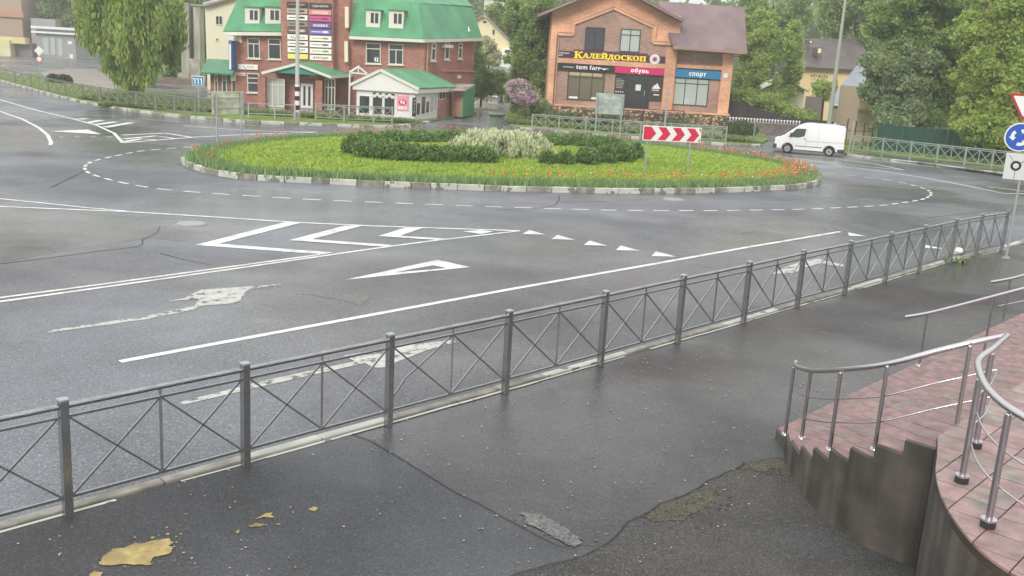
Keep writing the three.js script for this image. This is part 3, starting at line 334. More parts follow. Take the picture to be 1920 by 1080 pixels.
// ---------------------------------------------------------------- planted island
const rimFront = [[-13.523,-38.667],[-12.761,-37.069],[-12.024,-36.151],[-11.46,-35.464],[-10.425,-34.717],[-9.826,-34.522],[-9.202,-34.424],[-8.512,-34.438],[-7.788,-34.469],[-7.009,-34.525],[-6.192,-34.597],[-5.271,-34.64],[-4.283,-34.789],[-3.305,-34.93],[-2.273,-35.094],[-1.2,-35.242],[-0.15,-35.513],[0.925,-35.763],[1.999,-36.084],[3.091,-36.41],[4.146,-36.794],[5.168,-37.24],[6.204,-37.771],[7.151,-38.249],[8.104,-38.763],[8.954,-39.301],[9.774,-39.914],[10.534,-40.473],[11.86,-41.541],[12.455,-42.263],[13.355,-43.522],[14.067,-45.148],[14.508,-46.629]];
const rimBack = [[14.638,-48.093],[14.701,-51.115],[13.338,-53.699],[11.197,-56.49],[8.673,-58.727],[4.129,-60.665],[-0.552,-60.591],[-4.767,-59.071],[-7.346,-56.404],[-9.277,-53.9],[-10.718,-51.669],[-12.759,-47.754],[-13.698,-43.802],[-13.956,-41.52],[-13.661,-39.324]];
const rim = resample([...rimFront, ...rimBack], .5, true).slice(0, -1);
const rimC = rim.reduce((a, p) => [a[0] + p[0] / rim.length, a[1] + p[1] / rim.length], [0, 0]);
kerb('kerb', 'white and grey kerb stones round the planted island', [...rim, rim[0]], [.98, .98, .62, .98, .98, .98, .7], [M.kerbWhite, M.kerbWhite, M.kerbGrey, M.kerbWhite, M.kerbGrey, M.kerbWhite, M.kerbGrey], .2, RY - .1, .1, .02);
const islandY = f => .04 + .26 * (1 - f * f);          // gently domed lawn, f = 0 at the centre and 1 at the rim
const inRim = (i, f) => { const p = rim[i % rim.length]; return [rimC[0] + (p[0] - rimC[0]) * f, rimC[1] + (p[1] - rimC[1]) * f]; };
{ const pos = [], uv = [], idx = [], K = 14, n = rim.length; for (let k = 0; k <= K; k++) for (let i = 0; i < n; i++) { const f = k / K * .995, p = inRim(i, f); pos.push(p[0], islandY(f), p[1]); uv.push(p[0], p[1]); } for (let k = 0; k < K; k++) for (let i = 0; i < n; i++) { const a = k * n + i, b = k * n + (i + 1) % n, c = a + n, d = b + n; idx.push(a, c, b, b, c, d); } const g = new THREE.BufferGeometry(); g.setAttribute('position', new THREE.Float32BufferAttribute(pos, 3)); g.setAttribute('uv', new THREE.Float32BufferAttribute(uv, 2)); g.setIndex(idx); g.computeVertexNormals(); const ng = g.attributes.normal; if (ng.getY(5) < 0) { g.setIndex(idx.map((_, i) => idx[i - i % 3 + [0, 2, 1][i % 3]])); g.computeVertexNormals(); }
  structure('island_lawn', g, M.grassGround, 'domed green lawn of the planted island'); }
function scatter(name, label, geo, material, n, place, colour) { const im = new THREE.InstancedMesh(geo, material, n), m = new THREE.Matrix4(), c = new THREE.Color(); for (let i = 0; i < n; i++) { place(m, i); im.setMatrixAt(i, m); if (colour) { colour(c, i); im.setColorAt(i, c); } } im.name = num(name); shade(im); scene.add(im); tag(im, label, null, null, 'stuff'); return im; }
const leafMat = (c, o = {}) => new THREE.MeshPhysicalMaterial({ color: col(c), roughness: .75, side: THREE.DoubleSide, transmission: .48, thickness: 0, ...o });
function tuft(n, h, w, seed, lean = .5) { const r = rng(seed), gs = []; for (let i = 0; i < n; i++) { const l = h * (.5 + r() * .6), g = new THREE.BufferGeometry(); const a = r() * 6.283, dx = Math.cos(a), dz = Math.sin(a), x0 = (r() - .5) * w * 6, z0 = (r() - .5) * w * 6, b = lean * l * r(); const px = -dz * w / 2, pz = dx * w / 2; g.setAttribute('position', new THREE.Float32BufferAttribute([x0 - px, 0, z0 - pz, x0 + px, 0, z0 + pz, x0 + dx * b, l, z0 + dz * b], 3)); g.setAttribute('uv', new THREE.Float32BufferAttribute([0, 0, 1, 0, .5, 1], 2)); g.computeVertexNormals(); gs.push(g); } return mergeGeometries(gs); }
{ const r = rng(401), e = new THREE.Euler(), q = new THREE.Quaternion();
  scatter('grass', 'short bright green grass of the island lawn', tuft(14, .13, .026, 9, .8), leafMat([.4, .54, .085], { transmission: .35 }), 26000, m => { const i = Math.floor(r() * rim.length), f = Math.sqrt(r()) * .94, p = inRim(i, f); q.setFromEuler(e.set(0, r() * 6.28, 0)); const s = .7 + r() * .7; m.compose(V(p[0] + (r() - .5) * .4, islandY(f), p[1] + (r() - .5) * .4), q, V(s * 1.5, s, s * 1.5)); }, c => { const k = .7 + r() * .5; c.setRGB(k * (.85 + r() * .3), k, k * .8); });
  const strip = (f0, f1) => { const i = Math.floor(r() * rim.length), p = rim[i], d = Math.hypot(p[0] - rimC[0], p[1] - rimC[1]), f = 1 - (f0 + r() * (f1 - f0)) / d; return [...inRim(i, f), f]; };
  scatter('tulip_leaves', 'upright grey green tulip leaves along the island rim', tuft(9, .36, .08, 12, .5), leafMat([.25, .36, .13], { transmission: .35 }), 5200, m => { const [x, z, f] = strip(.18, 1.15); q.setFromEuler(e.set(0, r() * 6.28, 0)); const s = .7 + r() * .5; m.compose(V(x + (r() - .5) * .3, islandY(f) - .02, z + (r() - .5) * .3), q, V(s, s, s)); }, c => { const k = .75 + r() * .5; c.setRGB(k * .95, k, k * (.9 + r() * .3)); });
  const cup = new THREE.LatheGeometry([[0, 0], [.03, .01], [.042, .04], [.036, .075], [.026, .09]].map(p => new THREE.Vector2(...p)), 7);
  const bloom = merge([cup.clone().translate(0, .4, 0), new THREE.CylinderGeometry(.006, .006, .4, 4).translate(0, .2, 0)]);
  const bl = (name, label, n, pick, tone) => scatter(name, label, bloom, mat([1, 1, 1], .6, { side: THREE.DoubleSide }), n, m => { let x, z, f; do { [x, z, f] = pick(); } while (false); q.setFromEuler(e.set((r() - .5) * .3, r() * 6.28, (r() - .5) * .3)); const s = .9 + r() * .5; m.compose(V(x, islandY(f) - .02, z), q, V(s * .72, s * .8, s * .72)); }, tone);
  const onArc = (x0, x1, back, f0, f1) => () => { for (let k = 0; k < 400; k++) { const [x, z, f] = strip(f0, f1); if (x > x0 && x < x1 && (back === null || (back ? z < rimC[1] - 1 : z > rimC[1] - 1))) return [x, z, f]; } return strip(f0, f1); };
  const red = c => { const t = r(); if (t < .86) c.setRGB(.58 + r() * .18, .17 + r() * .12, .08 + r() * .06); else if (t < .97) c.setRGB(.66, .33 + r() * .12, .07); else c.setRGB(.8, .74, .5); };
  bl('tulip_flowers', 'red and orange tulips along the front right of the island', 190, onArc(-1, 14, false, .75, 1.7), red);
  bl('tulip_flowers', 'dense red tulips at the right tip of the island', 120, onArc(10.2, 16, null, .2, 1.4), red);
  bl('tulip_flowers', 'red tulips along the back rim of the island', 190, onArc(-10, 16, true, .2, 1.2), red);
  bl('tulip_flowers', 'few orange tulips at the left tip of the island', 36, onArc(-14, -11.4, null, .3, 1.6), red);
}
{ // loose crumbs round the stains and paint spills of the footway
  const e = new THREE.Euler(), q = new THREE.Quaternion(), disc = new THREE.CircleGeometry(.03, 6).rotateX(-Math.PI / 2);
  const fleck = (name, label, m, n, spots, seed) => { const r = rng(seed); scatter(name, label, disc, m, n, mm => { const s = spots[Math.floor(r() * spots.length)], a = r() * 6.283, d = s[2] * (.55 + Math.pow(r(), 1.5)); q.setFromEuler(e.set(0, r() * 6.28, 0)); const k = .12 + Math.pow(r(), 3) * .6; mm.compose(V(s[0] + Math.cos(a) * d, .0105 + r() * .004, s[1] + Math.sin(a) * d * .8), q, V(k * (.6 + r() * .8), 1, k)); }); };
  const sp = (p, w) => [...p, w];
  fleck('moss_crumbs', 'loose moss crumbs round the stains on the old asphalt', M.moss, 320, [sp([1.796,-9.309], .26), sp([2.151,-9.565], .28), sp([3.103,-10.774], .2), sp([2.41,-9.858], .22)], 31);
  fleck('paint_flecks', 'yellow paint flecks round the large spill', M.yellowPaint, 46, [sp([-3.312,-7.929], .32), sp([-3.127,-8.089], .25), sp([-2.368,-8.739], .22)], 33);
  fleck('cement_crumbs', 'pale cement crumbs round the smear beside the crack', M.roadPatch, 110, [sp([0.359,-9.092], .16), sp([0.626,-8.837], .18), sp([0.779,-8.69], .14)], 35);
}
// shrubs: a lumpy volume of small leaf sprays round a few stems
function spray(n, R, lw, ll, seed, flatness = 0) { const r = rng(seed), gs = []; for (let i = 0; i < n; i++) { const g = new THREE.PlaneGeometry(lw, ll); g.rotateX((r() - .5) * 3); g.rotateY(r() * 6.28); g.rotateZ((r() - .5) * 2); const a = r() * 6.28, c = r() * 2 - 1, s = Math.sqrt(1 - c * c), d = R * Math.cbrt(r()); g.translate(d * s * Math.cos(a), d * c * (1 - flatness), d * s * Math.sin(a)); gs.push(g); } return mergeGeometries(gs); }
function crownInst(parent, name, geo, material, lobes, n, seed, tone, { shell = .55, sc = [.7, 1.3], droop = 0, sub = 0 } = {}) {
  const r = rng(seed); if (sub) lobes = lobes.flatMap(l => Array.from({ length: sub }, () => { const a = r() * 6.283, cz = r() * 2 - 1, s = Math.sqrt(1 - cz * cz), d = .35 + .72 * Math.sqrt(r()), k = .16 + r() * .22; return [l[0] + l[3] * d * s * Math.cos(a), l[1] + l[4] * d * cz, l[2] + (l[5] ?? l[3]) * d * s * Math.sin(a), l[3] * k, l[4] * k * (droop ? 1.5 : .85), (l[5] ?? l[3]) * k]; }));
  const im = new THREE.InstancedMesh(geo, material, n), m = new THREE.Matrix4(), q = new THREE.Quaternion(), e = new THREE.Euler(), c = new THREE.Color(), vol = lobes.map(l => Math.pow(l[3] * l[4] * (l[5] ?? l[3]), .75)), tot = vol.reduce((a, b) => a + b, 0);
  for (let i = 0; i < n; i++) { let k = 0, t = r() * tot; while (t > vol[k] && k < lobes.length - 1) { t -= vol[k]; k++; } const l = lobes[k], a = r() * 6.283, cz = r() * 2 - 1, s = Math.sqrt(1 - cz * cz), d = Math.pow(shell + (1 - shell) * r(), .6) * (1 + (r() - .5) * .22); const rz = l[5] ?? l[3];
    const x = l[0] + l[3] * d * s * Math.cos(a), y = l[1] + l[4] * d * cz, z = l[2] + rz * d * s * Math.sin(a), w = sc[0] + r() * (sc[1] - sc[0]); q.setFromEuler(e.set((r() - .5) * (droop ? .4 : 2), r() * 6.28, (r() - .5) * (droop ? .4 : 2))); m.compose(V(x, y, z), q, V(w, w * (1 + droop), w)); im.setMatrixAt(i, m); tone(c, r); im.setColorAt(i, c); }
  im.name = name; shade(im); im.userData.kind = 'stuff'; parent.add(im); return im;
}
const sprayYew = spray(9, .16, .05, .1, 31), leafYew = leafMat([.2, .32, .075]), yewTone = (c, r) => { const k = .5 + r() * .8; c.setRGB(k * (.7 + r() * .45), k, k * (.7 + r() * .2)); };
function shrub(name, label, cat, p, lobes, n, o = {}) { const g = top(name, label, cat, o.group, [p[0], islandYat(p), p[1]]); const y0 = g.position.y; const L = lobes.map(l => [l[0] - p[0], l[1] - y0, l[2] - p[1], l[3], l[4], l[5] ?? l[3]]); const st = []; const r = rng(n); for (let i = 0; i < 5; i++) { const l = L[i % L.length]; st.push(bar([l[0] * .5 + (r() - .5) * .2, 0, l[2] * .5 + (r() - .5) * .2], [l[0] + (r() - .5) * l[3], Math.max(.1, l[1]), l[2] + (r() - .5) * l[5]], .03, 5, .012)); } part(g, 'stems', merge(st), M.trunk); crownInst(g, 'foliage', o.geo ?? sprayYew, o.mat ?? leafYew, L, n, 1000 + n, o.tone ?? yewTone, o.opt ?? { shell: .6 }); return g; }
function islandYat(p) { let best = 1; const dx = p[0] - rimC[0], dz = p[1] - rimC[1], d = Math.hypot(dx, dz); let f = 1, b = -2; for (const q of rim) { const ex = q[0] - rimC[0], ez = q[1] - rimC[1], l = Math.hypot(ex, ez), c = (ex * dx + ez * dz) / (l * d + 1e-6); if (c > b) { b = c; f = d / l; } } return islandY(Math.min(1, f)); }
const hb = 'clipped dark green shrubs of the island hedge';
const hedge = (label, px, n, o) => { const P = px.map(a => a); const c = P[Math.floor(P.length / 2)]; shrub('hedge_shrub', label, 'shrub', [c[0], c[2]], P.map(a => [a[0], a[1], a[2], a[3], a[4], a[3] * .9]), n, { group: hb, ...o }); };
hedge('dark hedge clump at the left end of the island hedge', [[-7.175,0.604,-42,0.513,0.397], [-6.456,0.55,-41,0.547,0.433]], 1100);
hedge('dark hedge clump second from left in the front row', [[-5.658,0.575,-40.5,0.585,0.405], [-5.061,0.552,-40.4,0.494,0.359]], 1000);
hedge('dark hedge clump in the middle of the left front row', [[-4.355,0.539,-40.5,0.54,0.36], [-3.736,0.543,-40.6,0.496,0.338]], 1000);
hedge('dark hedge clump touching the pale shrub, left front row', [[-2.932,0.529,-41,0.592,0.342], [-2.194,0.53,-41.2,0.549,0.343], [-1.517,0.527,-41.4,0.506,0.345]], 1400);
hedge('dark hedge clump leftmost in the left back row', [[-7.49,0.404,-47.5,0.739,0.343], [-6.445,0.465,-48.5,0.754,0.323]], 1000);
hedge('dark hedge clump right in the left back row', [[-5.077,0.466,-49.5,0.825,0.33], [-3.789,0.491,-50.5,0.786,0.309]], 1000);
hedge('dark hedge clump behind the pale shrub at its right', [[1.687,0.493,-52,0.867,0.318], [3.003,0.5,-52.5,0.817,0.35]], 1000);
hedge('dark hedge clump of the right back row', [[4.14,0.563,-51.5,0.687,0.372], [4.754,0.602,-49.5,0.66,0.412]], 900);
hedge('dark hedge clump at the right end of the island hedge', [[4.825,0.645,-45.3,0.554,0.428], [5.545,0.624,-46.8,0.338,0.39]], 1000);
hedge('dark hedge clump next to the right end, front row', [[3.007,0.589,-43,0.454,0.358], [3.847,0.613,-44,0.489,0.391]], 1000);
hedge('round dark bush alone on the lawn right of the pale shrub', [[1.965,0.517,-42.4,0.306,0.306]], 380);
hedge('small loose green bush at the foot of the pale shrub', [[1.209,0.516,-42.2,0.281,0.305]], 220);
{ // pale weeping shrub with arching shoots
  const P = [-0.856,0.488,-44.5], base = [P[0], P[2]], y0 = islandYat(base), g = top('weeping_shrub', 'pale silvery green weeping shrub in the middle of the island', 'shrub', undefined, [base[0], y0, base[1]]), r = rng(77), shoots = [], N = 190; const lv = [];
  for (let i = 0; i < N; i++) { const a = r() * 6.283, R = .6 + r() * 1.65, h = .75 + r() * .55, e = .05 + r() * .35, dx = Math.cos(a) * R * 1.15, dz = Math.sin(a) * R * .8; const c = new THREE.QuadraticBezierCurve3(V(dx * .05, .2, dz * .05), V(dx * .6, h * 1.5, dz * .6), V(dx, e, dz)); shoots.push(new THREE.TubeGeometry(c, 6, .012, 3)); for (let k = 0; k < 26; k++) lv.push([c.getPoint(.3 + .7 * r()), r()]); }
  part(g, 'shoots', merge(shoots), mat([.34, .3, .18], .9));
  const geo = spray(5, .09, .04, .17, 55), im = new THREE.InstancedMesh(geo, leafMat([.78, .82, .6]), lv.length), m = new THREE.Matrix4(), q = new THREE.Quaternion(), e = new THREE.Euler(), c = new THREE.Color(); lv.forEach(([p, s], i) => { q.setFromEuler(e.set((r() - .5) * .8, r() * 6.28, (r() - .5) * .8)); const w = .8 + r() * .7; m.compose(p.clone().add(V((r() - .5) * .08, (r() - .5) * .08, (r() - .5) * .08)), q, V(w, w * 1.3, w)); im.setMatrixAt(i, m); const k = .55 + r() * .6; c.setRGB(k, k * 1.02, k * (.8 + r() * .25)); im.setColorAt(i, c); }); im.name = 'leaves'; im.userData.kind = 'stuff'; shade(im); g.add(im);
}
{ // grey-green stub behind the pale shrub
  const a = [-1.317,0.661,-50.5], b = [-1.329,1.923,-50.5], h = b[1] - a[1], g = top('stone_column', 'weathered grey green column stub behind the pale island shrub', 'column', undefined, [a[0], islandYat([a[0], -50.5]) - .02, -50.5]); const H = b[1] - g.position.y; const prof = [[.001, 0], [.46, 0], [.45, H * .3], [.42, H * .45], [.36, H * .5], [.35, H * .9], [.33, H * .92]]; const geo = new THREE.LatheGeometry(prof.map(p => new THREE.Vector2(...p)), 20), pa = geo.attributes.position, f = fbm(6, 4, 3); for (let i = 0; i < pa.count; i++) { const k = 1 + .22 * (f(pa.getX(i) + 2, pa.getY(i) * .5 + pa.getZ(i)) - .5); pa.setX(i, pa.getX(i) * k); pa.setZ(i, pa.getZ(i) * k); } geo.computeVertexNormals(); const m = mat([.24, .3, .26], .9, { map: M.concrete.map }); part(g, 'shaft', geo, m); part(g, 'rim', new THREE.LatheGeometry([[.3, H * .91], [.46, H * .93], [.47, H * .98], [.42, H], [.001, H]].map(p => new THREE.Vector2(...p)), 20), m); }
// ---------------------------------------------------------------- signs
function postPair(g, a, b, h, r, m = M.galv) { for (const p of [a, b]) part(g, 'post', bar([p[0], 0, p[1]], [p[0], h, p[1]], r, 10), m); }
{ // red and white chevron board
  const a = [5.582,-42.807], b = [7.545,-43.177], dx = b[0] - a[0], dz = b[1] - a[1], y0 = islandYat(a) - .05, g = top('chevron_sign', 'red and white chevron direction board on two posts on the island', 'sign', undefined, [a[0], y0, a[1]]); const L = Math.hypot(dx, dz), ry = Math.atan2(-dz, dx); g.rotation.y = ry;
  const pxm = L / 80, hTop = 2.02;
  postPair(g, [0, 0], [L, 0], 1.95, .035);
  const x0 = -10 * pxm, x1 = x0 + 108 * pxm, h = .66; const bd = part(g, 'board', new RoundedBoxGeometry(x1 - x0, h, .03, 2, .012).translate((x0 + x1) / 2, hTop - h / 2, .05), M.white); const w = x1 - x0, red = mat([.62, .012, .06], .5);
  for (let i = 0; i < 4; i++) { const u = x0 + .035 + i * w * .247, s = w * .135, t = h / 2 - .045, d = w * .085, c = hTop - h / 2; const sh = new THREE.Shape(); if (i === 0) { sh.moveTo(u, c - t); sh.lineTo(u + s - .02, c - t); sh.lineTo(u + s + d - .02, c); sh.lineTo(u + s - .02, c + t); sh.lineTo(u, c + t); } else { const v = u - .02; sh.moveTo(v, c - t); sh.lineTo(v + s, c - t); sh.lineTo(v + s + d, c); sh.lineTo(v + s, c + t); sh.lineTo(v, c + t); sh.lineTo(v + d, c); } part(bd, 'chevron', new THREE.ExtrudeGeometry(sh, { depth: .004, bevelEnabled: false }).translate(0, 0, .066), red); }
  { const v = x1 - .035, c = hTop - h / 2, t = h / 2 - .045; for (const k of [-1, 1]) { const sh = new THREE.Shape([[v, c + k * t], [v - .1, c + k * t], [v, c + k * .12]].map(p => new THREE.Vector2(...p))); part(bd, 'chevron', new THREE.ExtrudeGeometry(sh, { depth: .004, bevelEnabled: false }).translate(0, 0, .066), red); } }
}
function backBoard(a, b, dy, wExtra, h, topH, label, c) { const dx = b[0] - a[0], dz = b[1] - a[1], L = Math.hypot(dx, dz), g = top('sign_board', label, 'sign', 'boards seen from behind', [a[0], dy, a[1]]); g.rotation.y = Math.atan2(-dz, dx); postPair(g, [0, 0], [L, 0], topH - .02, .045); const m = mat(c, .6, { metalness: .3, map: M.concrete.map }); const bd = part(g, 'board', new RoundedBoxGeometry(L + wExtra, h, .03, 1, .01).translate(L / 2, topH - h / 2, -.07), m); for (const y of [.28, .72]) part(bd, 'stiffener', box(L + wExtra - .06, .04, .03, L / 2, topH - h * y, -.045), M.galv); return g; }
backBoard([-13.83,-43.993], [-13.099,-45.352], .0, .42, 1.05, 2.5, 'pale grey back of a road sign board left of the island', [.95, .96, .84]);
backBoard([4.389,-57.688], [5.842,-57.564], .0, .2, 1.2, 3.05, 'blue grey back of a road sign board before the orange shop', [.6, .7, .74]);
{ // sign post at the right: give way triangle, roundabout disc, white plate
  const p = [13.805,-26.631], g = top('road_sign', 'sign post with give way triangle, blue roundabout disc and white plate', 'sign', undefined, [p[0], 0, p[1]]); g.rotation.y = -.42; const k = Math.hypot(p[0], p[1]) * 1.02 / 1800;
  part(g, 'pole', new THREE.CylinderGeometry(.034, .034, 4.6, 14).translate(0, 2.3, 0), M.galv); part(g, 'foot', new THREE.CylinderGeometry(.09, .12, .05, 14).translate(0, .025, 0), M.concrete);
  const tri = (s, r) => { const sh = new THREE.Shape(); const q = [[-s / 2, s * .29], [s / 2, s * .29], [0, -s * .58]]; for (let i = 0; i < 3; i++) { const a = q[i], b = q[(i + 1) % 3], d = [(b[0] - a[0]) / s, (b[1] - a[1]) / s]; const s0 = [a[0] + d[0] * r, a[1] + d[1] * r], s1 = [b[0] - d[0] * r, b[1] - d[1] * r]; i ? sh.lineTo(...s0) : sh.moveTo(...s0); sh.lineTo(...s1); const c = q[(i + 2) % 3], e = [(c[0] - b[0]) / s, (c[1] - b[1]) / s]; sh.quadraticCurveTo(b[0], b[1], b[0] + e[0] * r, b[1] + e[1] * r); } return sh; };
  const ty = 4.27; const t = part(g, 'triangle_plate', new THREE.ExtrudeGeometry(tri(.84, .05), { depth: .012, bevelEnabled: false }).translate(-.2, ty, .04), mat([.42, .02, .02], .45)); part(t, 'triangle_face', new THREE.ExtrudeGeometry(tri(.63, .03), { depth: .004, bevelEnabled: false }).translate(-.2, ty, .0525), M.white);
  const dy = 3.36, disc = part(g, 'roundabout_disc', new THREE.CylinderGeometry(.39, .39, .012, 48).rotateX(Math.PI / 2).translate(-.18, dy, .045), M.white); part(disc, 'blue_face', new THREE.CylinderGeometry(.355, .355, .006, 48).rotateX(Math.PI / 2).translate(-.18, dy, .053), mat([.015, .09, .45], .4));
  for (let i = 0; i < 3; i++) { const a0 = Math.PI / 2 + .75 - i * 2.094, sh = new THREE.Shape(), r0 = .15, r1 = .235, sw = .85; const P = (a, r) => [Math.cos(a) * r, Math.sin(a) * r]; sh.moveTo(...P(a0, r0)); for (let k = 1; k <= 8; k++) sh.lineTo(...P(a0 + sw * k / 8, r0)); sh.lineTo(...P(a0 + sw, r0 - .05)); sh.lineTo(...P(a0 + sw + .55, (r0 + r1) / 2)); sh.lineTo(...P(a0 + sw, r1 + .05)); for (let k = 8; k >= 0; k--) sh.lineTo(...P(a0 + sw * k / 8, r1)); part(disc, 'arrow', new THREE.ExtrudeGeometry(sh, { depth: .003, bevelEnabled: false }).translate(-.18, dy, .0565), M.white); }
  const py = 2.56, pl = part(g, 'plate', new RoundedBoxGeometry(.84, .72, .012, 2, .005).translate(-.02, py, .045), mat([.62, .62, .6], .5)); part(pl, 'ring', new THREE.TorusGeometry(.105, .03, 8, 36).scale(1, 1, .15).translate(-.16, py + .02, .055), M.black); part(pl, 'stroke', merge([bbar([-.08, py + .09, .054], [.3, py + .33, .054], .012, .014), bbar([-.22, py + .12, .054], [-.36, py + .3, .054], .008, .008), bbar([-.16, py - .11, .054], [-.16, py - .34, .054], .01, .01)]), M.dark); part(pl, 'pictogram', merge([box(.09, .05, .004, .2, py - .3, .054), box(.06, .04, .004, .2, py - .26, .054)]), M.dark);
}

// ---------------------------------------------------------------- buildings
function frame(F, O = F) { const m = new THREE.Matrix4().makeRotationY(F[3]).multiply(new THREE.Matrix4().makeRotationZ(F[4])); m.setPosition(F[0] - O[0], F[1] - O[1], F[2] - O[2]); return m; }
const fbox = (m, u0, v0, u1, v1, w0, w1) => metreUV(boxAB(u0, v0, w0, u1, v1, w1)).applyMatrix4(m);
const fpoly = (m, pts, w0, w1) => metreUV(new THREE.ExtrudeGeometry(new THREE.Shape(pts.map(p => new THREE.Vector2(p[0], p[1]))), { depth: w1 - w0, bevelEnabled: false }).translate(0, 0, w0)).applyMatrix4(m);
function quad3(pts, O, thick = .12) { // thick sheet through 3 or 4 points in space, uv in metres along its own axes
  const P = pts.map(p => V(p[0] - O[0], p[1] - O[1], p[2] - O[2])), ux = P[1].clone().sub(P[0]).normalize(), n = ux.clone().cross(P[P.length - 1].clone().sub(P[0])).normalize(), uy = n.clone().cross(ux), o = P[0]; const sh = new THREE.Shape(P.map(p => new THREE.Vector2(p.clone().sub(o).dot(ux), p.clone().sub(o).dot(uy)))); const g = new THREE.ExtrudeGeometry(sh, { depth: thick, bevelEnabled: false }).translate(0, 0, -thick); return metreUV(g).applyMatrix4(new THREE.Matrix4().makeBasis(ux, uy, n).setPosition(o)); }
function win(parent, m, u0, v0, u1, v1, o = {}) { // framed window standing on the wall face
  const fr = o.fr ?? .07, w = o.w ?? 0, d = o.d ?? .08, fm = o.frame ?? M.offWhite, gs = [fbox(m, u0, v0, u0 + fr, v1, w, w + d), fbox(m, u1 - fr, v0, u1, v1, w, w + d), fbox(m, u0 + fr, v0, u1 - fr, v0 + fr, w, w + d), fbox(m, u0 + fr, v1 - fr, u1 - fr, v1, w, w + d)];
  for (const k of o.vx ?? []) { const x = u0 + (u1 - u0) * k; gs.push(fbox(m, x - fr / 2, v0 + fr, x + fr / 2, (o.vTop ?? 1) >= 1 ? v1 - fr : v0 + (v1 - v0) * o.vTop, w, w + d * .9)); } for (const k of o.hx ?? []) { const y = v0 + (v1 - v0) * k; gs.push(fbox(m, u0 + fr, y - fr / 2, u1 - fr, y + fr / 2, w, w + d * .93)); }
  const f = part(parent, o.name ?? 'window', merge(gs), fm); part(f, 'pane', fbox(m, u0 + fr * .5, v0 + fr * .5, u1 - fr * .5, v1 - fr * .5, w - .05, w + d * .4), o.pane ?? M.glass); if (o.sill) part(f, 'sill', fbox(m, u0 - .1, v0 - .09, u1 + .1, v0 - .005, w - .02, w + .16), fm); return f; }
function panel(parent, m, u0, v0, u1, v1, w, d, faceMat, name, label, edge = M.dark) { const s = part(parent, name, fbox(m, u0, v0, u1, v1, w, w + d), edge, label); const g = new THREE.PlaneGeometry(u1 - u0, v1 - v0).translate((u0 + u1) / 2, (v0 + v1) / 2, w + d + .006).applyMatrix4(m); part(s, 'print', g, faceMat); return s; }

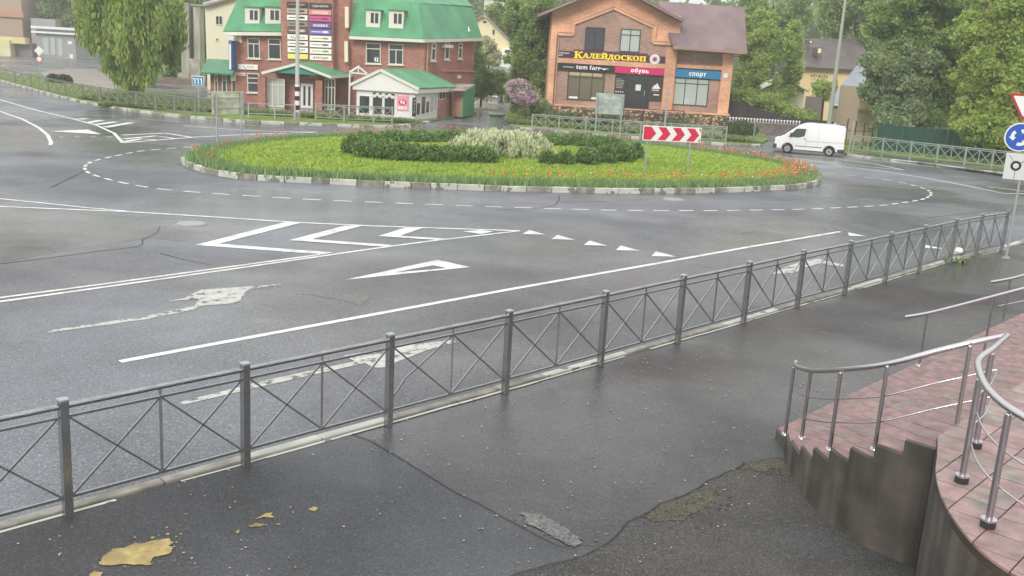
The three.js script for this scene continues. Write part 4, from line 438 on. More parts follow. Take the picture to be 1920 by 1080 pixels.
{ // ------------------ orange brick shop
  const F = [2.3,-0.05,-83,0,0], m = frame(F), g = top('shop_building', 'orange brick shop with purple and yellow sign and brown roof', 'shop', undefined, F.slice(0, 3));
  const q = [-0.265,1.163], a = [-0.421,9.011], ap = [4.687,11.164], b = [10.186,9.051], c = [10.478,1.334];
  const gr = -.03; // ground in the frame
  part(g, 'wall', fpoly(m, [[q[0], gr], [q[0], a[1]], [ap[0], ap[1]], [c[0], b[1]], [c[0], gr]], -11, -.35), M.orangeBrick);
  part(g, 'wall', fbox(m, c[0] + .002, gr, [15.202,1.292][0], [11.688,6.466][1], -9, -.55), M.brownBrick, 'lower right wing in brown brick');
  // brown infill, trim with stepped gable, piers
  const tr = [[0.293,6.666], [1.533,6.952], [1.415,7.851], [4.796,9.282], [8.313,7.917], [8.225,6.682], [10.062,6.634]]; tr[0][1] = tr[1][1]; tr[2][0] = tr[1][0]; tr[5][0] = tr[4][0]; tr[6][1] = tr[5][1];
  const p0 = [0.413,1.202][0], p1 = [9.883,1.389][0], pb = [0.41,1.247][1];
  part(g, 'infill', fpoly(m, [[p0, pb], ...tr.map(t => [Math.min(p1, Math.max(p0, t[0])), t[1]]), [p1, pb]], -.345, -.2), M.brownBrick);
  { const gs = []; for (let i = 0; i < tr.length - 1; i++) { const A = tr[i], B = tr[i + 1]; gs.push(bbar([A[0], A[1] + .1, -.18], [B[0], B[1] + .1, -.18], .3, .24).applyMatrix4(m)); gs.push(bbar([A[0], A[1] + .3, -.16], [B[0], B[1] + .3, -.16], .38, .12).applyMatrix4(m)); } part(g, 'gable_trim', merge(gs), M.orangeBrick); }
  const pier = (u0, v0, u1, v1, d) => part(g, 'pier', fbox(m, u0, v0, u1, v1, -.35, d), M.orangeBrick);
  pier(-0.287,1.18,0.415,6.655, 0.05); pier(9.451,1.304,10.345,6.469, .06); { const [u0, v0, u1, v1] = [14.281,1.247,15.184,6.265]; part(g, 'pier', fbox(m, u0, v0, u1, v1, -.6, -.2), M.orangeBrick); }
  for (const [u0, v0, u1, v1] of [[0.425,4.819,9.561,5.044]]) { const y = (v0 + v1) / 2; part(g, 'cornice', fbox(m, p0, y - .2, p1, y + .2, -.34, .08), M.orangeBrick); }
  { const y = [11.831,5.036][1]; part(g, 'cornice', fbox(m, c[0], y - .15, [14.305,5.831][0], y + .15, -.54, -.25), M.orangeBrick); }
  const sillY = [3.129,1.313][1]; part(g, 'base_band', fbox(m, q[0] - .1, sillY - .16, [15.202,1.292][0] + .1, sillY, -.34, .12), M.orangeBrick); part(g, 'stone_plinth', fbox(m, q[0] - .05, gr - .05, [15.202,1.292][0] + .05, sillY - .162, -.34, .08), M.stone);
  win(g, m, 2.589,5.912,4.218,7.766, { frame: M.dark, vx: [.5], hx: [.74], w: -.2, fr: .06 }); win(g, m, 5.541,5.929,7.196,7.782, { frame: M.dark, vx: [.5], hx: [.74], w: -.2, pane: M.glassPale, fr: .06 });
  { const f = win(g, m, 1.389,1.747,4.479,4.113, { name: 'shop_window', frame: M.dark, vx: [.33, .66], hx: [.79], w: -.2, fr: .06, pane: new THREE.MeshPhysicalMaterial({ color: col([.17, .15, .1]), roughness: .1, clearcoat: .5 }) }); const R = [1.389,3.775,4.319,4.113]; part(f, 'lit_blind', fbox(m, R[0] + .1, R[1], R[2] - .1, R[3] - .1, -.19, -.155), M.glassWarm); const S = [1.575,1.713,2.328,2.115], S2 = [3.478,1.736,4.276,2.09]; for (const s of [S, S2]) part(f, 'sticker', fbox(m, s[0], s[1] + .12, s[2], s[1] + .3, -.19, -.16), M.white); }
  { const f = win(g, m, 6.3,1.303,8.394,4.063, { name: 'door', frame: M.dark, vx: [.22, .8], hx: [.8], w: -.2, fr: .09 }); const R = [6.3,1.303,8.394,4.063]; part(f, 'notice', fbox(m, R[0] + .85, R[1] + 1.5, R[0] + 1.3, R[1] + 2.0, -.19, -.16), M.offWhite); part(f, 'handle', fbox(m, R[2] - .5, R[1] + 1.1, R[2] - .44, R[1] + 1.5, -.18, -.04), M.steel); }
  win(g, m, 10.396,1.812,13.378,4.077, { name: 'shop_window', frame: M.dark, vx: [.33, .68], hx: [.8], w: -.55, pane: M.glassPale, fr: .06 });
  const pL = [5.374,2.385,6.306,4.099], pR = [8.324,1.987,9.442,4.091];
  panel(g, m, ...pL, -.2, .04, sign(128, 256, '#2c2826', (x, w, h) => { x.fillStyle = '#c9bfb8'; for (let i = 0; i < 7; i++) x.fillRect(14, 60 + i * 18, 60 + (i * 37) % 40, 5); x.fillRect(14, 212, 16, 18); x.fillRect(40, 212, 16, 18); x.fillRect(66, 212, 16, 18); x.fillRect(92, 212, 16, 18); }), 'notice_panel');
  panel(g, m, ...pR, -.2, .04, sign(128, 256, '#38302e', (x, w, h) => { x.fillStyle = '#f1efec'; const tri = (x0, y0, ww, hh) => { x.beginPath(); x.moveTo(x0, y0 + hh); x.lineTo(x0 + ww * .5, y0); x.lineTo(x0 + ww * .85, y0 + hh); x.closePath(); x.fill(); }; x.save(); x.beginPath(); x.moveTo(22, 128); x.lineTo(34, 106); x.lineTo(46, 128); x.fill(); x.beginPath(); x.moveTo(44, 128); x.lineTo(40, 96); x.lineTo(56, 88); x.lineTo(78, 128); x.fill(); x.beginPath(); x.moveTo(76, 128); x.lineTo(60, 78); x.lineTo(74, 72); x.lineTo(106, 128); x.fill(); x.restore(); x.font = 'bold 22px sans-serif'; x.fillText('adidas', 26, 150); x.fillStyle = '#d8d0c8'; x.fillRect(44, 182, 56, 14); }), 'notice_panel');
  // signs
  { const R = [0.412,5.095,9.401,5.697], y0 = [0.454,5.089][1] + .1, y1 = [0.411,5.718][1]; panel(g, m, R[0], y0, R[2], y1, -.18, .14, sign(2048, 160, '#4a1c3a', (x, w, h) => { x.fillStyle = '#fff'; x.textAlign = 'left'; x.font = 'bold 40px sans-serif'; x.fillText('Торговый', 14, 66); x.fillText('дом', 14, 118); x.fillStyle = '#2a0f20'; }), 'sign_board', 'purple fascia sign');
    const yy = (y0 + y1) / 2, u0 = [1.7,5.421][0], u1 = [7.908,5.468][0]; const txt = sign(2048, 256, '#57203f', (x, w, h) => { x.fillStyle = '#ffe600'; x.strokeStyle = '#ffe600'; x.lineWidth = 9; x.lineJoin = 'round'; const s = 'КАЛЕЙДОСКОП'; x.textBaseline = 'alphabetic'; x.textAlign = 'left'; let X = 14; const sz = [250, ...Array(10).fill(176)]; let tw = 0; const ws = []; for (let i = 0; i < s.length; i++) { x.font = `bold ${sz[i]}px serif`; const k = x.measureText(s[i]).width; ws.push(k); tw += k; } const sc = (w - 40) / tw; x.save(); x.scale(sc, 1); X /= sc; for (let i = 0; i < s.length; i++) { x.font = `bold ${sz[i]}px serif`; x.fillText(s[i], X, i ? 208 : 226); x.strokeText(s[i], X, i ? 208 : 226); X += ws[i]; } x.restore(); });
    const pn = part(g, 'name_letters', fbox(m, u0, yy - .36, u1, yy + .42, -.06, .0), M.dark, 'big yellow shop name'); part(pn, 'print', new THREE.PlaneGeometry(u1 - u0, .78).translate((u0 + u1) / 2, yy + .03, .008).applyMatrix4(m), txt);
    const eu = [8.531,5.526]; const em = part(g, 'emblem', new THREE.CylinderGeometry(.42, .42, .16, 32).rotateX(Math.PI / 2).translate(eu[0], yy, .03).applyMatrix4(m), M.white, 'round white emblem with red star'); const st = new THREE.Shape(); for (let i = 0; i < 16; i++) { const r = i % 2 ? .13 : .29, a2 = i * Math.PI / 8; i ? st.lineTo(Math.cos(a2) * r, Math.sin(a2) * r) : st.moveTo(r, 0); } part(em, 'star', new THREE.ExtrudeGeometry(st, { depth: .01, bevelEnabled: false }).translate(eu[0], yy, .115).applyMatrix4(m), mat([.4, .03, .1], .5)); }
  { const A = [0.479,4.719], B = [5.278,4.181], h = A[1] - [0.529,4.174][1]; panel(g, m, A[0], A[1] - h, B[0], A[1], -.18, .2, sign(1024, 128, '#17161a', (x, w, hh) => { x.fillStyle = '#f6f4f2'; fitText(x, 'tom farr', w * .53, 62, 440, 110); x.fillRect(90, 66, 190, 9); x.beginPath(); x.moveTo(720, 58); x.lineTo(930, 62); x.lineTo(850, 80); x.lineTo(825, 96); x.lineTo(800, 74); x.lineTo(720, 66); x.fill(); }), 'sign_board', 'black shop sign');
    const C = [5.283,4.773], D = [9.466,4.156]; panel(g, m, C[0], A[1] - h, D[0], A[1] - .01, -.17, .22, sign(1024, 146, '#cf1368', (x, w, hh) => { x.fillStyle = '#fff'; fitText(x, 'обувь', w * .5, 70, 380, 128); }), 'sign_board', 'magenta shop sign');
    const E = [10.307,4.774], G2 = [14.306,4.146], h2 = [10.307,4.774][1] - [10.37,4.119][1]; panel(g, m, E[0], E[1] - h2, G2[0], E[1], -.5, .2, sign(1024, 160, '#1b7fb4', (x, w, hh) => { x.fillStyle = '#fff'; fitText(x, 'спорт', w * .5, 74, 380, 130); }), 'sign_board', 'blue shop sign'); }
  { const e = [14.634,4.45]; part(g, 'house_number', new THREE.CylinderGeometry(.22, .22, .04, 20).rotateX(Math.PI / 2).translate(e[0], e[1], -.15).applyMatrix4(m), M.white); }
  // entrance steps with dark balustrade
  { const R = [6.132,0.253,11.173,1.218]; const gs = []; for (let i = 0; i < 4; i++) gs.push(fbox(m, R[0], gr, R[2], R[3] - .22 * i - .02, .1 + i * .32, .42 + i * .32)); gs.forEach(k => part(g, 'step', k, M.stone)); const bl = []; for (let u = R[0]; u <= R[2] + .01; u += (R[2] - R[0]) / 3) bl.push(fbox(m, u - .04, gr, u + .04, R[3] + .15, 1.5, 1.58)); for (const y of [.15, -.2, -.55]) bl.push(fbox(m, R[0], R[3] + y - .03, R[2], R[3] + y + .03, 1.51, 1.57)); part(g, 'balustrade', merge(bl), M.dark); }
  // roofs
  const O = F, eL = [0.703,8.421,-82], aF = [6.904,11.285,-82], eR = [12.887,8.683,-82], back = 12.5, bk = p => [p[0], p[1], p[2] - back];
  part(g, 'roof', quad3([bk(eL), eL, aF, bk(aF)], O, .22), M.brownRoof); part(g, 'roof', quad3([eR, bk(eR), bk(aF), aF], O, .22), M.brownRoof);
  const w0 = [12.099,6.508,-81.8], w1 = [18.233,6.428,-81.8], w2 = [18.74,10.246,-87], w3 = [11.214,10.359,-87]; part(g, 'roof', quad3([w0, w1, w2, w3], O, .2), M.brownRoof); part(g, 'gutter', bbar([w0[0] - O[0], w0[1] - O[1] - .1, w0[2] - O[2]], [w1[0] - O[0], w1[1] - O[1] - .1, w1[2] - O[2]], .16, .2), M.brownBrick);
  const dp = [0.291,5.036]; part(g, 'downpipe', bar([dp[0] - .02, gr, .12], [dp[0] - .02, a[1] - 2, .12], .06).applyMatrix4(m), mat([.22, .13, .1], .6));
}
{ // ------------------ red brick building with green mansard roofs
  const F = [-23.4,-0.05,-79,0,0.022], m = frame(F), S = [-8.052,-0.05,-79,1.216,0], ms = frame(S, F), g = top('brick_building', 'red brick building with green mansard roofs and a tower of signs', 'building', undefined, F.slice(0, 3)), O = F; const gr = -.3;
  const eL = [0.267,5.627][1], L0 = [0.127,1.873][0], T0 = [4.207,2.016][0], T1 = [8.276,4.249][0], R0 = [9.432,4.289][0], R1 = [15.405,2.408][0], eR = [12.166,5.625][1], topY = [7.09,9.121][1];
  part(g, 'wall', fbox(m, L0, gr, T0, eL, -9, 0), M.redBrick); part(g, 'wall', fbox(m, R0 - .3, gr, R1, eR, -12, 0), M.redBrick);
  part(g, 'tower', fpoly(m, [[T0, gr], [T0, topY], [T1, topY], [T1, gr]], -8, 1.0), M.redBrick);
  part(g, 'tower_side', metreUV(slab([[T1 + .002, -.2], [T1 + .002, 1.0 - .01], [R0, .25], [R0, -.2]].map(p => [p[0], -p[1]]), gr, topY).clone()).applyMatrix4(m), M.redBrick);
  const sideL = Math.hypot(-3.69 - S[0], -88 - S[2]) ; part(g, 'side_wall', fbox(ms, .02, gr, sideL, [5.331,6.214][1], -6, -.02), M.redBrick);
  const sw = (x0, y0, x1, y1) => 0;
  // windows
  win(g, m, 1.237,3.623,2.222,5.207, { vx: [.5], vTop: .72, hx: [.72], sill: true }); win(g, m, 2.891,3.619,3.908,5.223, { hx: [.72], sill: true }); win(g, m, 1.136,0.929,2.109,2.455, { hx: [.75, .5], sill: true });
  win(g, m, 10.729,3.543,11.917,5.162, { hx: [.72], sill: true }); win(g, m, 12.552,3.543,13.718,5.143, { vx: [.5], vTop: .72, hx: [.72], sill: true });
  { const a = [11.573,3.906]; const t = sign(64, 64, '#3a3c40', (x) => { x.fillStyle = '#ffffff'; x.font = 'bold 76px serif'; x.textAlign = 'center'; x.textBaseline = 'middle'; x.fillText('α', 32, 28); }); part(g, 'window_sticker', new THREE.PlaneGeometry(.5, .5).translate(a[0], a[1], .045).applyMatrix4(m), t); }
  for (const R of [[1.076,4.271,1.9,5.705], [3.655,4.434,4.538,5.887], [6.411,4.559,7.176,5.903]]) win(g, ms, ...R, { hx: [.7], fr: .12, sill: true });
  { const R = [2.827,5.398,4.55,5.855]; part(g, 'air_conditioner', fbox(ms, R[0] + .2, R[1], R[2], R[3] - .2, .02, .4), M.offWhite); const y0 = [4.522,3.51]; part(g, 'side_band', fbox(ms, y0[0] - 1.5, y0[1] - .05, sideL, y0[1] + .1, -.01, .12), mat([.5, .24, .17], .8)); part(g, 'vent', fbox(ms, [6.441,2.99][0], [6.45,2.9][1], [7.005,2.993][0], [6.422,3.17][1], -.01, .15), M.offWhite); part(g, 'downpipe', bar([.25, 0, .1], [.25, 5.8, .1], .06).applyMatrix4(ms), mat([.55, .28, .2], .7)); }
  for (const [x0, y0, x1, y1] of [[650, 15, 655, 51], [649, 78, 654, 118]]) { } 
  { const a = [9.295,7.044], b = [9.24,4.407]; for (const p of [a, b]) { part(g, 'window', fbox(m, p[0] - .14, p[1] - .8, p[0] + .14, p[1] + .8, .35, .62), M.cream); } }
  // sign tower boards: nine rows in two columns
  const rows = [['#3a3434', '#8a8480', 'dark'], ['#b9a89c', '#3b3431', ''], ['#f1ece4', '#3d3a38', ''], ['#8d8a7c', '#33332f', ''], ['#6d5753', '#d8c2b8', ''], ['#f3eee6', '#4a4a46', 'Одел'], ['#f2efe8', '#5a5a55', ''], ['#efeee4', '#4f5a4c', 'РЕМОНТ'], ['#e7e07c', '#e7e07c', '']];
  const rowsR = [['#3b3836', '#d8d4ce', 'студия красоты'], ['#d98d8c', '#f5ddd2', 'БРЕНДЫ'], ['#c9558d', '#8d2352', ''], ['#6b4f8e', '#ffffff', 'ЗАПЕКС'], ['#6a68b4', '#dfe4ff', ''], ['#f6f0ea', '#9aa06a', ''], ['#f5f1ea', '#6d6a66', ''], ['#eeeee0', '#7ba05a', ''], ['#f1ece2', '#4d443d', 'АРЕНДА']];
  const board = (u0, v0, u1, v1, spec, i) => panel(g, m, u0, v0, u1, v1, 1.0, .12, sign(256, 64, spec[0], (x, w, h) => { x.fillStyle = spec[1]; if (spec[2] && spec[2] !== 'dark') fitText(x, spec[2], w * .5, h * .52, w * .72, 40); else { x.fillRect(w * .08, h * .42, w * (.35 + (i * 13 % 40) / 100), h * .16); x.beginPath(); x.ellipse(w * .72, h * .5, w * .16, h * .22, 0, 0, 7); x.fill(); } }), 'sign_board', undefined, M.dark);
  for (let i = 0; i < 9; i++) { const y0 = (40 + i * 108) / 9, y1 = y0 + 9.4; { const a = PB(544, 582, y0, y1, 0); board(...a, rows[i], i); const b = PB(585.5, 626, y0 + .9, y1 + .9, 0); board(...b, rowsR[i], i + 3); } }
  function PB(x0, x1, y0, y1) { const A = [4.707,8.069], B = [6.317,8.124], C = [4.625,3.623], k = (B[0] - A[0]) / 38, ky = (A[1] - C[1]) / 108; return [A[0] + (x0 - 544) * k, A[1] - (y1 - 4) * ky, A[0] + (x1 - 544) * k, A[1] - (y0 - 4) * ky]; }
  // roofs
  const z = -78.4; const rl = [[-24.053,5.601,-78.4], [-19.08,5.841,-78.4], [-19.821,9.299,-81.5], [-23.349,9.102,-81.5]]; part(g, 'roof', quad3(rl, O, .15), M.greenRoof);
  { const a = rl[0], d = rl[3]; part(g, 'roof', quad3([[a[0], a[1], a[2] - 10], a, d, [d[0], d[1], d[2] - 6]], O, .15), M.greenRoof); part(g, 'fascia', bbar([a[0] - O[0], a[1] - O[1] - .2, .55], [rl[1][0] - O[0], rl[1][1] - O[1] - .2, .55], .2, .26), M.offWhite); part(g, 'gable_infill', quad3([[a[0] + .3, a[1] - .25, -78.95], [a[0] + 1.35, a[1] - .25, -78.95], [a[0] + 1.35, a[1] - .9, -78.95]], O, .1), M.cream); }
  const rr = [[-14.024,5.819,-78.4], [-8.146,5.885,-78.4], [-8.863,8.733,-80.6], [-13.909,8.781,-80.6]], rs = [rr[1], [-3.955,6.458,-88.3], [-4.951,9.159,-89.4], rr[2]]; part(g, 'roof', quad3(rr, O, .15), M.greenRoof); part(g, 'roof', quad3(rs, O, .15), M.greenRoof);
  { const u = [rr[2], rs[2], [-6.392,10.797,-92], [-10.012,10.233,-84.5]]; part(g, 'upper_roof', quad3(u, O, .15), M.greenRoof); part(g, 'upper_roof', quad3([rr[3], rr[2], [-10.012,10.233,-84.5], [-14.602,9.977,-84.5]], O, .15), M.greenRoof); }
  for (const [a, b] of [[rr[0], rr[1]], [rs[0], rs[1]]]) part(g, 'fascia', bbar([a[0] - O[0], a[1] - O[1] - .16, a[2] - O[2] + .05], [b[0] - O[0], b[1] - O[1] - .16, b[2] - O[2] + .05], .22, .24), M.offWhite);
  // dormers
  const dormer = (x0, y0, x1, y1) => { const A = pz(x0, y0), B = pz(x1, y1); const d = part(g, 'dormer', merge([boxAB(A[0], B[1], -1.9, B[0], A[1], .05)]), M.offWhite); part(d, 'pane', boxAB(A[0] + (B[0] - A[0]) * .34, B[1] + .55, .03, B[0] - .14, A[1] - .22, .07), M.glass); part(d, 'mullion', boxAB((A[0] + (B[0] - A[0]) * .34 + B[0] - .14) / 2 - .04, B[1] + .55, .06, (A[0] + (B[0] - A[0]) * .34 + B[0] - .14) / 2 + .04, A[1] - .22, .09), M.offWhite); part(d, 'dormer_roof', boxAB(A[0] - .1, A[1], -1.9, B[0] + .15, A[1] + .08, .2), M.greenRoof); };
  function pz(x, y) { const A = [-16.504,8.416,-79], B = [-12.28,8.652,-79], C = [-16.46,4.31,-79]; const t = x - 600, q = y - 0; return [A[0] + (B[0] - A[0]) * t / 100 + (C[0] - A[0]) * q / 100 - O[0], A[1] + (B[1] - A[1]) * t / 100 + (C[1] - A[1]) * q / 100 - O[1]]; }
  dormer(459, 13, 486, 51); dormer(497, 13, 526, 51); dormer(687, 18, 713, 57); dormer(730, 19, 757, 58);
  for (const [a, b] of [[[-6.916,8.406,-88], [-6.134,6.661,-86]], [[-5.824,8.45,-88.6], [-5.084,6.749,-87]]]) part(g, 'skylight', bbar([a[0] - O[0], a[1] - O[1] + .1, a[2] - O[2] + .6], [b[0] - O[0], b[1] - O[1] + .1, b[2] - O[2] + .6], .3, .1), M.offWhite);
  // porch
  const pf = [[-20.117,2.698,-75.2], [-17.478,3.506,-75.2], [-14.79,2.682,-75.2]], rb = [-16.625,3.717,-79], re = [-13.816,2.819,-76.6]; part(g, 'porch_gable', quad3([[pf[0][0], pf[0][1], -75.3], [pf[2][0], pf[2][1], -75.3], [pf[1][0], pf[1][1], -75.3]], O, .12), mat([.03, .3, .22], .6)); part(g, 'porch_roof', quad3([pf[2], [re[0], re[1], -78.9], [rb[0], rb[1], -78.9], pf[1]], O, .14), M.greenRoof); part(g, 'porch_roof', quad3([[pf[0][0], pf[0][1], -78.9], pf[0], pf[1], [pf[1][0], pf[1][1] + .1, -78.9]], O, .14), M.greenRoof);
  for (const [a, b] of [[pf[0], pf[1]], [pf[1], pf[2]]]) part(g, 'fascia', bbar([a[0] - O[0], a[1] - O[1] - .1, a[2] - O[2] + .08], [b[0] - O[0], b[1] - O[1] - .1, b[2] - O[2] + .08], .08, .2), M.offWhite); part(g, 'fascia', bbar([pf[2][0] - O[0], pf[2][1] - O[1] - .1, 3.85], [re[0] - O[0], re[1] - O[1] - .1, .1], .1, .2), M.offWhite);
  const py = [5.291,2.349][1]; const col_ = (x0, x1, z0) => part(g, 'porch_pier', boxAB(x0, gr, z0 - .5, x1, py, z0), M.redBrick); col_(pz(503, 170)[0], pz(517, 170)[0], 3.5); col_(pz(609, 170)[0], pz(621, 170)[0], 3.5);
  const id = new THREE.Matrix4(); { const a = pz(518, 146), b = pz(549, 199); win(g, id, a[0], 0.1, b[0], a[1], { w: 2.9, vx: [.3, .62], hx: [.78], frame: M.cream, pane: M.glassPale }); } { const a = pz(575.5, 156), b = pz(598, 199); win(g, id, a[0], .1, b[0], a[1], { name: 'door', w: 2.2, vx: [.5], frame: M.white, fr: .2 }); part(g, 'porch_back', boxAB(pz(549, 150)[0], gr, 1.1, pz(609, 150)[0], py - .05, 2.15), M.redBrick); panel(g, id, pz(566, 158)[0], pz(566, 171)[1], pz(573.5, 158)[0], pz(566, 156)[1], 2.2, .05, sign(64, 96, '#eeeae0', x => { x.fillStyle = '#55504a'; x.fillRect(18, 20, 6, 50); }), 'notice_panel'); } { const a = pz(622, 147), b = pz(641, 199); win(g, id, a[0], .1, b[0], a[1], { w: 2.6, vx: [.33, .66], hx: [.72], frame: M.cream }); }
  // small signs on the wall
  panel(g, m, 0.447,2.739,2.048,3.144, .0, .16, sign(256, 80, '#f2efe8', x => { x.fillStyle = '#4a4a48'; x.save(); x.translate(70, 30); x.rotate(.7); x.fillRect(0, 0, 46, 9); x.restore(); x.fillRect(116, 34, 90, 8); }), 'wall_sign', undefined, M.offWhite); panel(g, m, 0.146,2.241,1.022,2.463, .0, .1, sign(160, 48, '#efe6dc', x => { x.fillStyle = '#a85a50'; x.fillRect(16, 18, 126, 14); }), 'wall_sign', undefined, M.offWhite);
  { const a = pz(438, 76), b = pz(438, 133); const bs = part(g, 'blue_sign', boxAB(a[0] - .1, b[1], .1, a[0] + .12, a[1], 1.3), mat([.06, .16, .4], .5), 'vertical blue blade sign'); part(bs, 'white_edge', boxAB(a[0] - .06, b[1] + .1, 1.301, a[0] + .1, a[1] - .3, 1.33), M.white); part(bs, 'logo', boxAB(a[0] - .12, a[1] - .02, .6, a[0] + .3, a[1] + .34, 1.3), M.offWhite); }
  // annex
  { const a = pz(388, 137), b = pz(441, 190), e = pz(377, 135), t = pz(390, 110); part(g, 'annex_wall', boxAB(a[0], gr, -5, L0 - .01, a[1], -.3), mat([.36, .19, .15], .85, { map: M.redBrick.map })); part(g, 'annex_roof', quad3([[-25.824,2.322,-78.2], [-23.095,2.332,-78.2], [-24.206,3.375,-82], [-26.435,3.336,-82]], O, .14), M.greenRoof); for (const [x0, x1] of [[396, 402.5], [410.5, 419.5], [429, 437]]) { const p = pz(x0, 141), q = pz(x1, 183); win(g, id, p[0], q[1], q[0], p[1], { w: -.3, hx: [.75], sill: true }); } part(g, 'air_conditioner', boxAB(pz(430, 140)[0], pz(430, 152)[1], -.25, pz(439, 140)[0], pz(430, 142)[1], .15), M.offWhite); }
}
{ // ------------------ white kiosk with green roof
  const F = [-12.054,0,-71.008,-0.171,0], m = frame(F), S = [-7.793,0,-70.271,1.333,0], ms = frame(S, F), g = top('kiosk', 'white shop kiosk with green gabled roof and pink poster', 'kiosk', undefined, F.slice(0, 3)), O = F;
  const W = [4.325,0][0], eY = [-0.08,1.927][1], SL = [8.764,0][0], gl = [5.016,0.025][0], eF = [2.02,1.942][1];
  const mid = V(W, 0, 0).applyMatrix4(m);
  // body
  const A = V(0, 0, 0).applyMatrix4(m), B = V(W, 0, 0).applyMatrix4(m), C = V(SL, 0, 0).applyMatrix4(ms), D = A.clone().add(C).sub(B); const H = eF; part(g, 'body', metreUV(slab([[A.x, A.z], [B.x, B.z], [C.x, C.z], [D.x, D.z]].reverse(), -.03, H)), M.redBrick);
  part(g, 'front_panel', fbox(m, -.02, -.02, W + .02, H + .02, .003, .06), M.white); part(g, 'side_panel', fbox(ms, -.02, -.02, gl, H + .02, .003, .06), M.offWhite);
  const rect = (x0, y0, x1, y1) => 0;
  const o = { w: .06, d: .05, fr: .05, frame: M.white };
  win(g, m, 0.171,0.24,1.013,1.562, o); win(g, m, 1.176,0.227,1.985,1.871, o); win(g, m, 2.062,0.231,2.913,1.868, o); const PR = [3.044,0.657,3.902,1.853]; panel(g, m, ...PR, .06, .05, sign(128, 192, '#e59aa6', (x, w, h) => { x.fillStyle = '#fdf3f2'; fitText(x, 'магазин', w / 2, 18, 100, 24); x.fillStyle = '#c2405e'; x.beginPath(); x.ellipse(64, 100, 46, 34, 0, 0, 7); x.fill(); x.fillStyle = '#f4dfe0'; x.fillRect(40, 76, 22, 36); x.fillRect(68, 84, 20, 34); x.fillStyle = '#fff'; fitText(x, 'МЯСО', w / 2, 160, 106, 44); }), 'poster', 'pink meat shop poster', M.white);
  { const B2 = [1.343,1.455,2.716,1.634]; const cl = []; for (let i = 0; i < 7; i++) cl.push(new THREE.SphereGeometry(.15, 8, 6).scale(1.2, .8, .2).translate(B2[0] + (B2[2] - B2[0]) * i / 6, B2[1] + .12 * (i % 2) + .1, .13).applyMatrix4(m)); part(g, 'cloud_sign', merge(cl), M.offWhite, 'row of white cloud shapes'); }
  panel(g, ms, -0.6,0.301,0.083,1.644, .06, .04, sign(48, 192, '#2a2724', x => { x.fillStyle = '#efe9e0'; x.font = 'bold 34px sans-serif'; x.textAlign = 'center'; 'МЯСО'.split('').forEach((c, i) => x.fillText(c, 24, 42 + i * 38)); }), 'vertical_sign');
  for (const [x0, y0, x1, y1] of []) { }
  win(g, ms, 0.155,0.341,1.044,1.287, o); win(g, ms, 1.191,0.376,2.148,1.721, o); win(g, ms, 2.222,0.422,3.042,1.35, o); win(g, ms, 3.136,0.464,4.082,1.761, { ...o, pane: M.glassPale }); win(g, ms, 4.111,0.519,4.83,1.822, { ...o, pane: M.glassPale }); win(g, ms, 5.412,1.359,6.94,2.041, { ...o, w: .0, vx: [.5] });
  part(g, 'fascia', fbox(ms, -.3, H, SL + .2, H + .42, -.1, .35), M.offWhite);
  // gable and roof
  const ap = [1.857,3.513], l = [-0.29,2.294], r = [4.121,2.465]; const ev = H + .42; part(g, 'gable', fpoly(m, [[-.25, H], [-.25, ev], [ap[0], ap[1] - .1], [W + .3, ev], [W + .3, H]], .06, .3), M.white);
  const P = (p, mm, w) => { const v = V(p[0], p[1], w).applyMatrix4(mm); return [v.x + O[0], v.y + O[1], v.z + O[2]]; }; const dirB = [C.x - B.x, C.z - B.z].map(k => k * 1.06); const e0 = P([W + .42, ev - .02], m, .42), a0 = P([ap[0], ap[1]], m, .42), l0 = P([-.42, ev - .02], m, .42), bk = p => [p[0] + dirB[0], p[1], p[2] + dirB[1]]; part(g, 'roof', quad3([e0, bk(e0), bk(a0), a0], O, .08), M.greenRoof); part(g, 'roof', quad3([bk(l0), l0, a0, bk(a0)], O, .08), M.greenRoof);
  for (const [x, y] of [[l0, a0], [a0, e0]]) part(g, 'bargeboard', bbar([x[0] - O[0], x[1] - O[1] - .1, x[2] - O[2]], [y[0] - O[0], y[1] - O[1] - .1, y[2] - O[2]], .06, .2), M.offWhite);
}
{ // small white framed porch beside the kiosk
  const a = [-13.772,-78.044], g = top('entry_frame', 'thin white framed entrance canopy left of the kiosk', 'canopy', undefined, [a[0], 0, a[1]]); const A = [-13.149,3.048,-74], B = [-11.779,3.008,-74], T = [-12.514,3.516,-74]; const p = q => [q[0] - a[0], q[1], q[2] - a[1]]; part(g, 'post', bar([p(A)[0], 0, p(A)[2]], p(A), .07), M.white); part(g, 'post', bar([p(B)[0], 0, p(B)[2]], p(B), .07), M.white); part(g, 'gable_frame', merge([bbar(p(A), p(T), .1), bbar(p(T), p(B), .1), bbar(p(A), p(B), .1), bbar([p(T)[0], p(A)[1], p(A)[2]], p(T), .07)]), M.white); part(g, 'canopy_roof', quad3([[-13.231,3.122,-74], [-12.515,3.594,-74], [-12.94,3.599,-77], [-13.726,3.105,-77]], [a[0], 0, a[1]], .06), M.offWhite); }
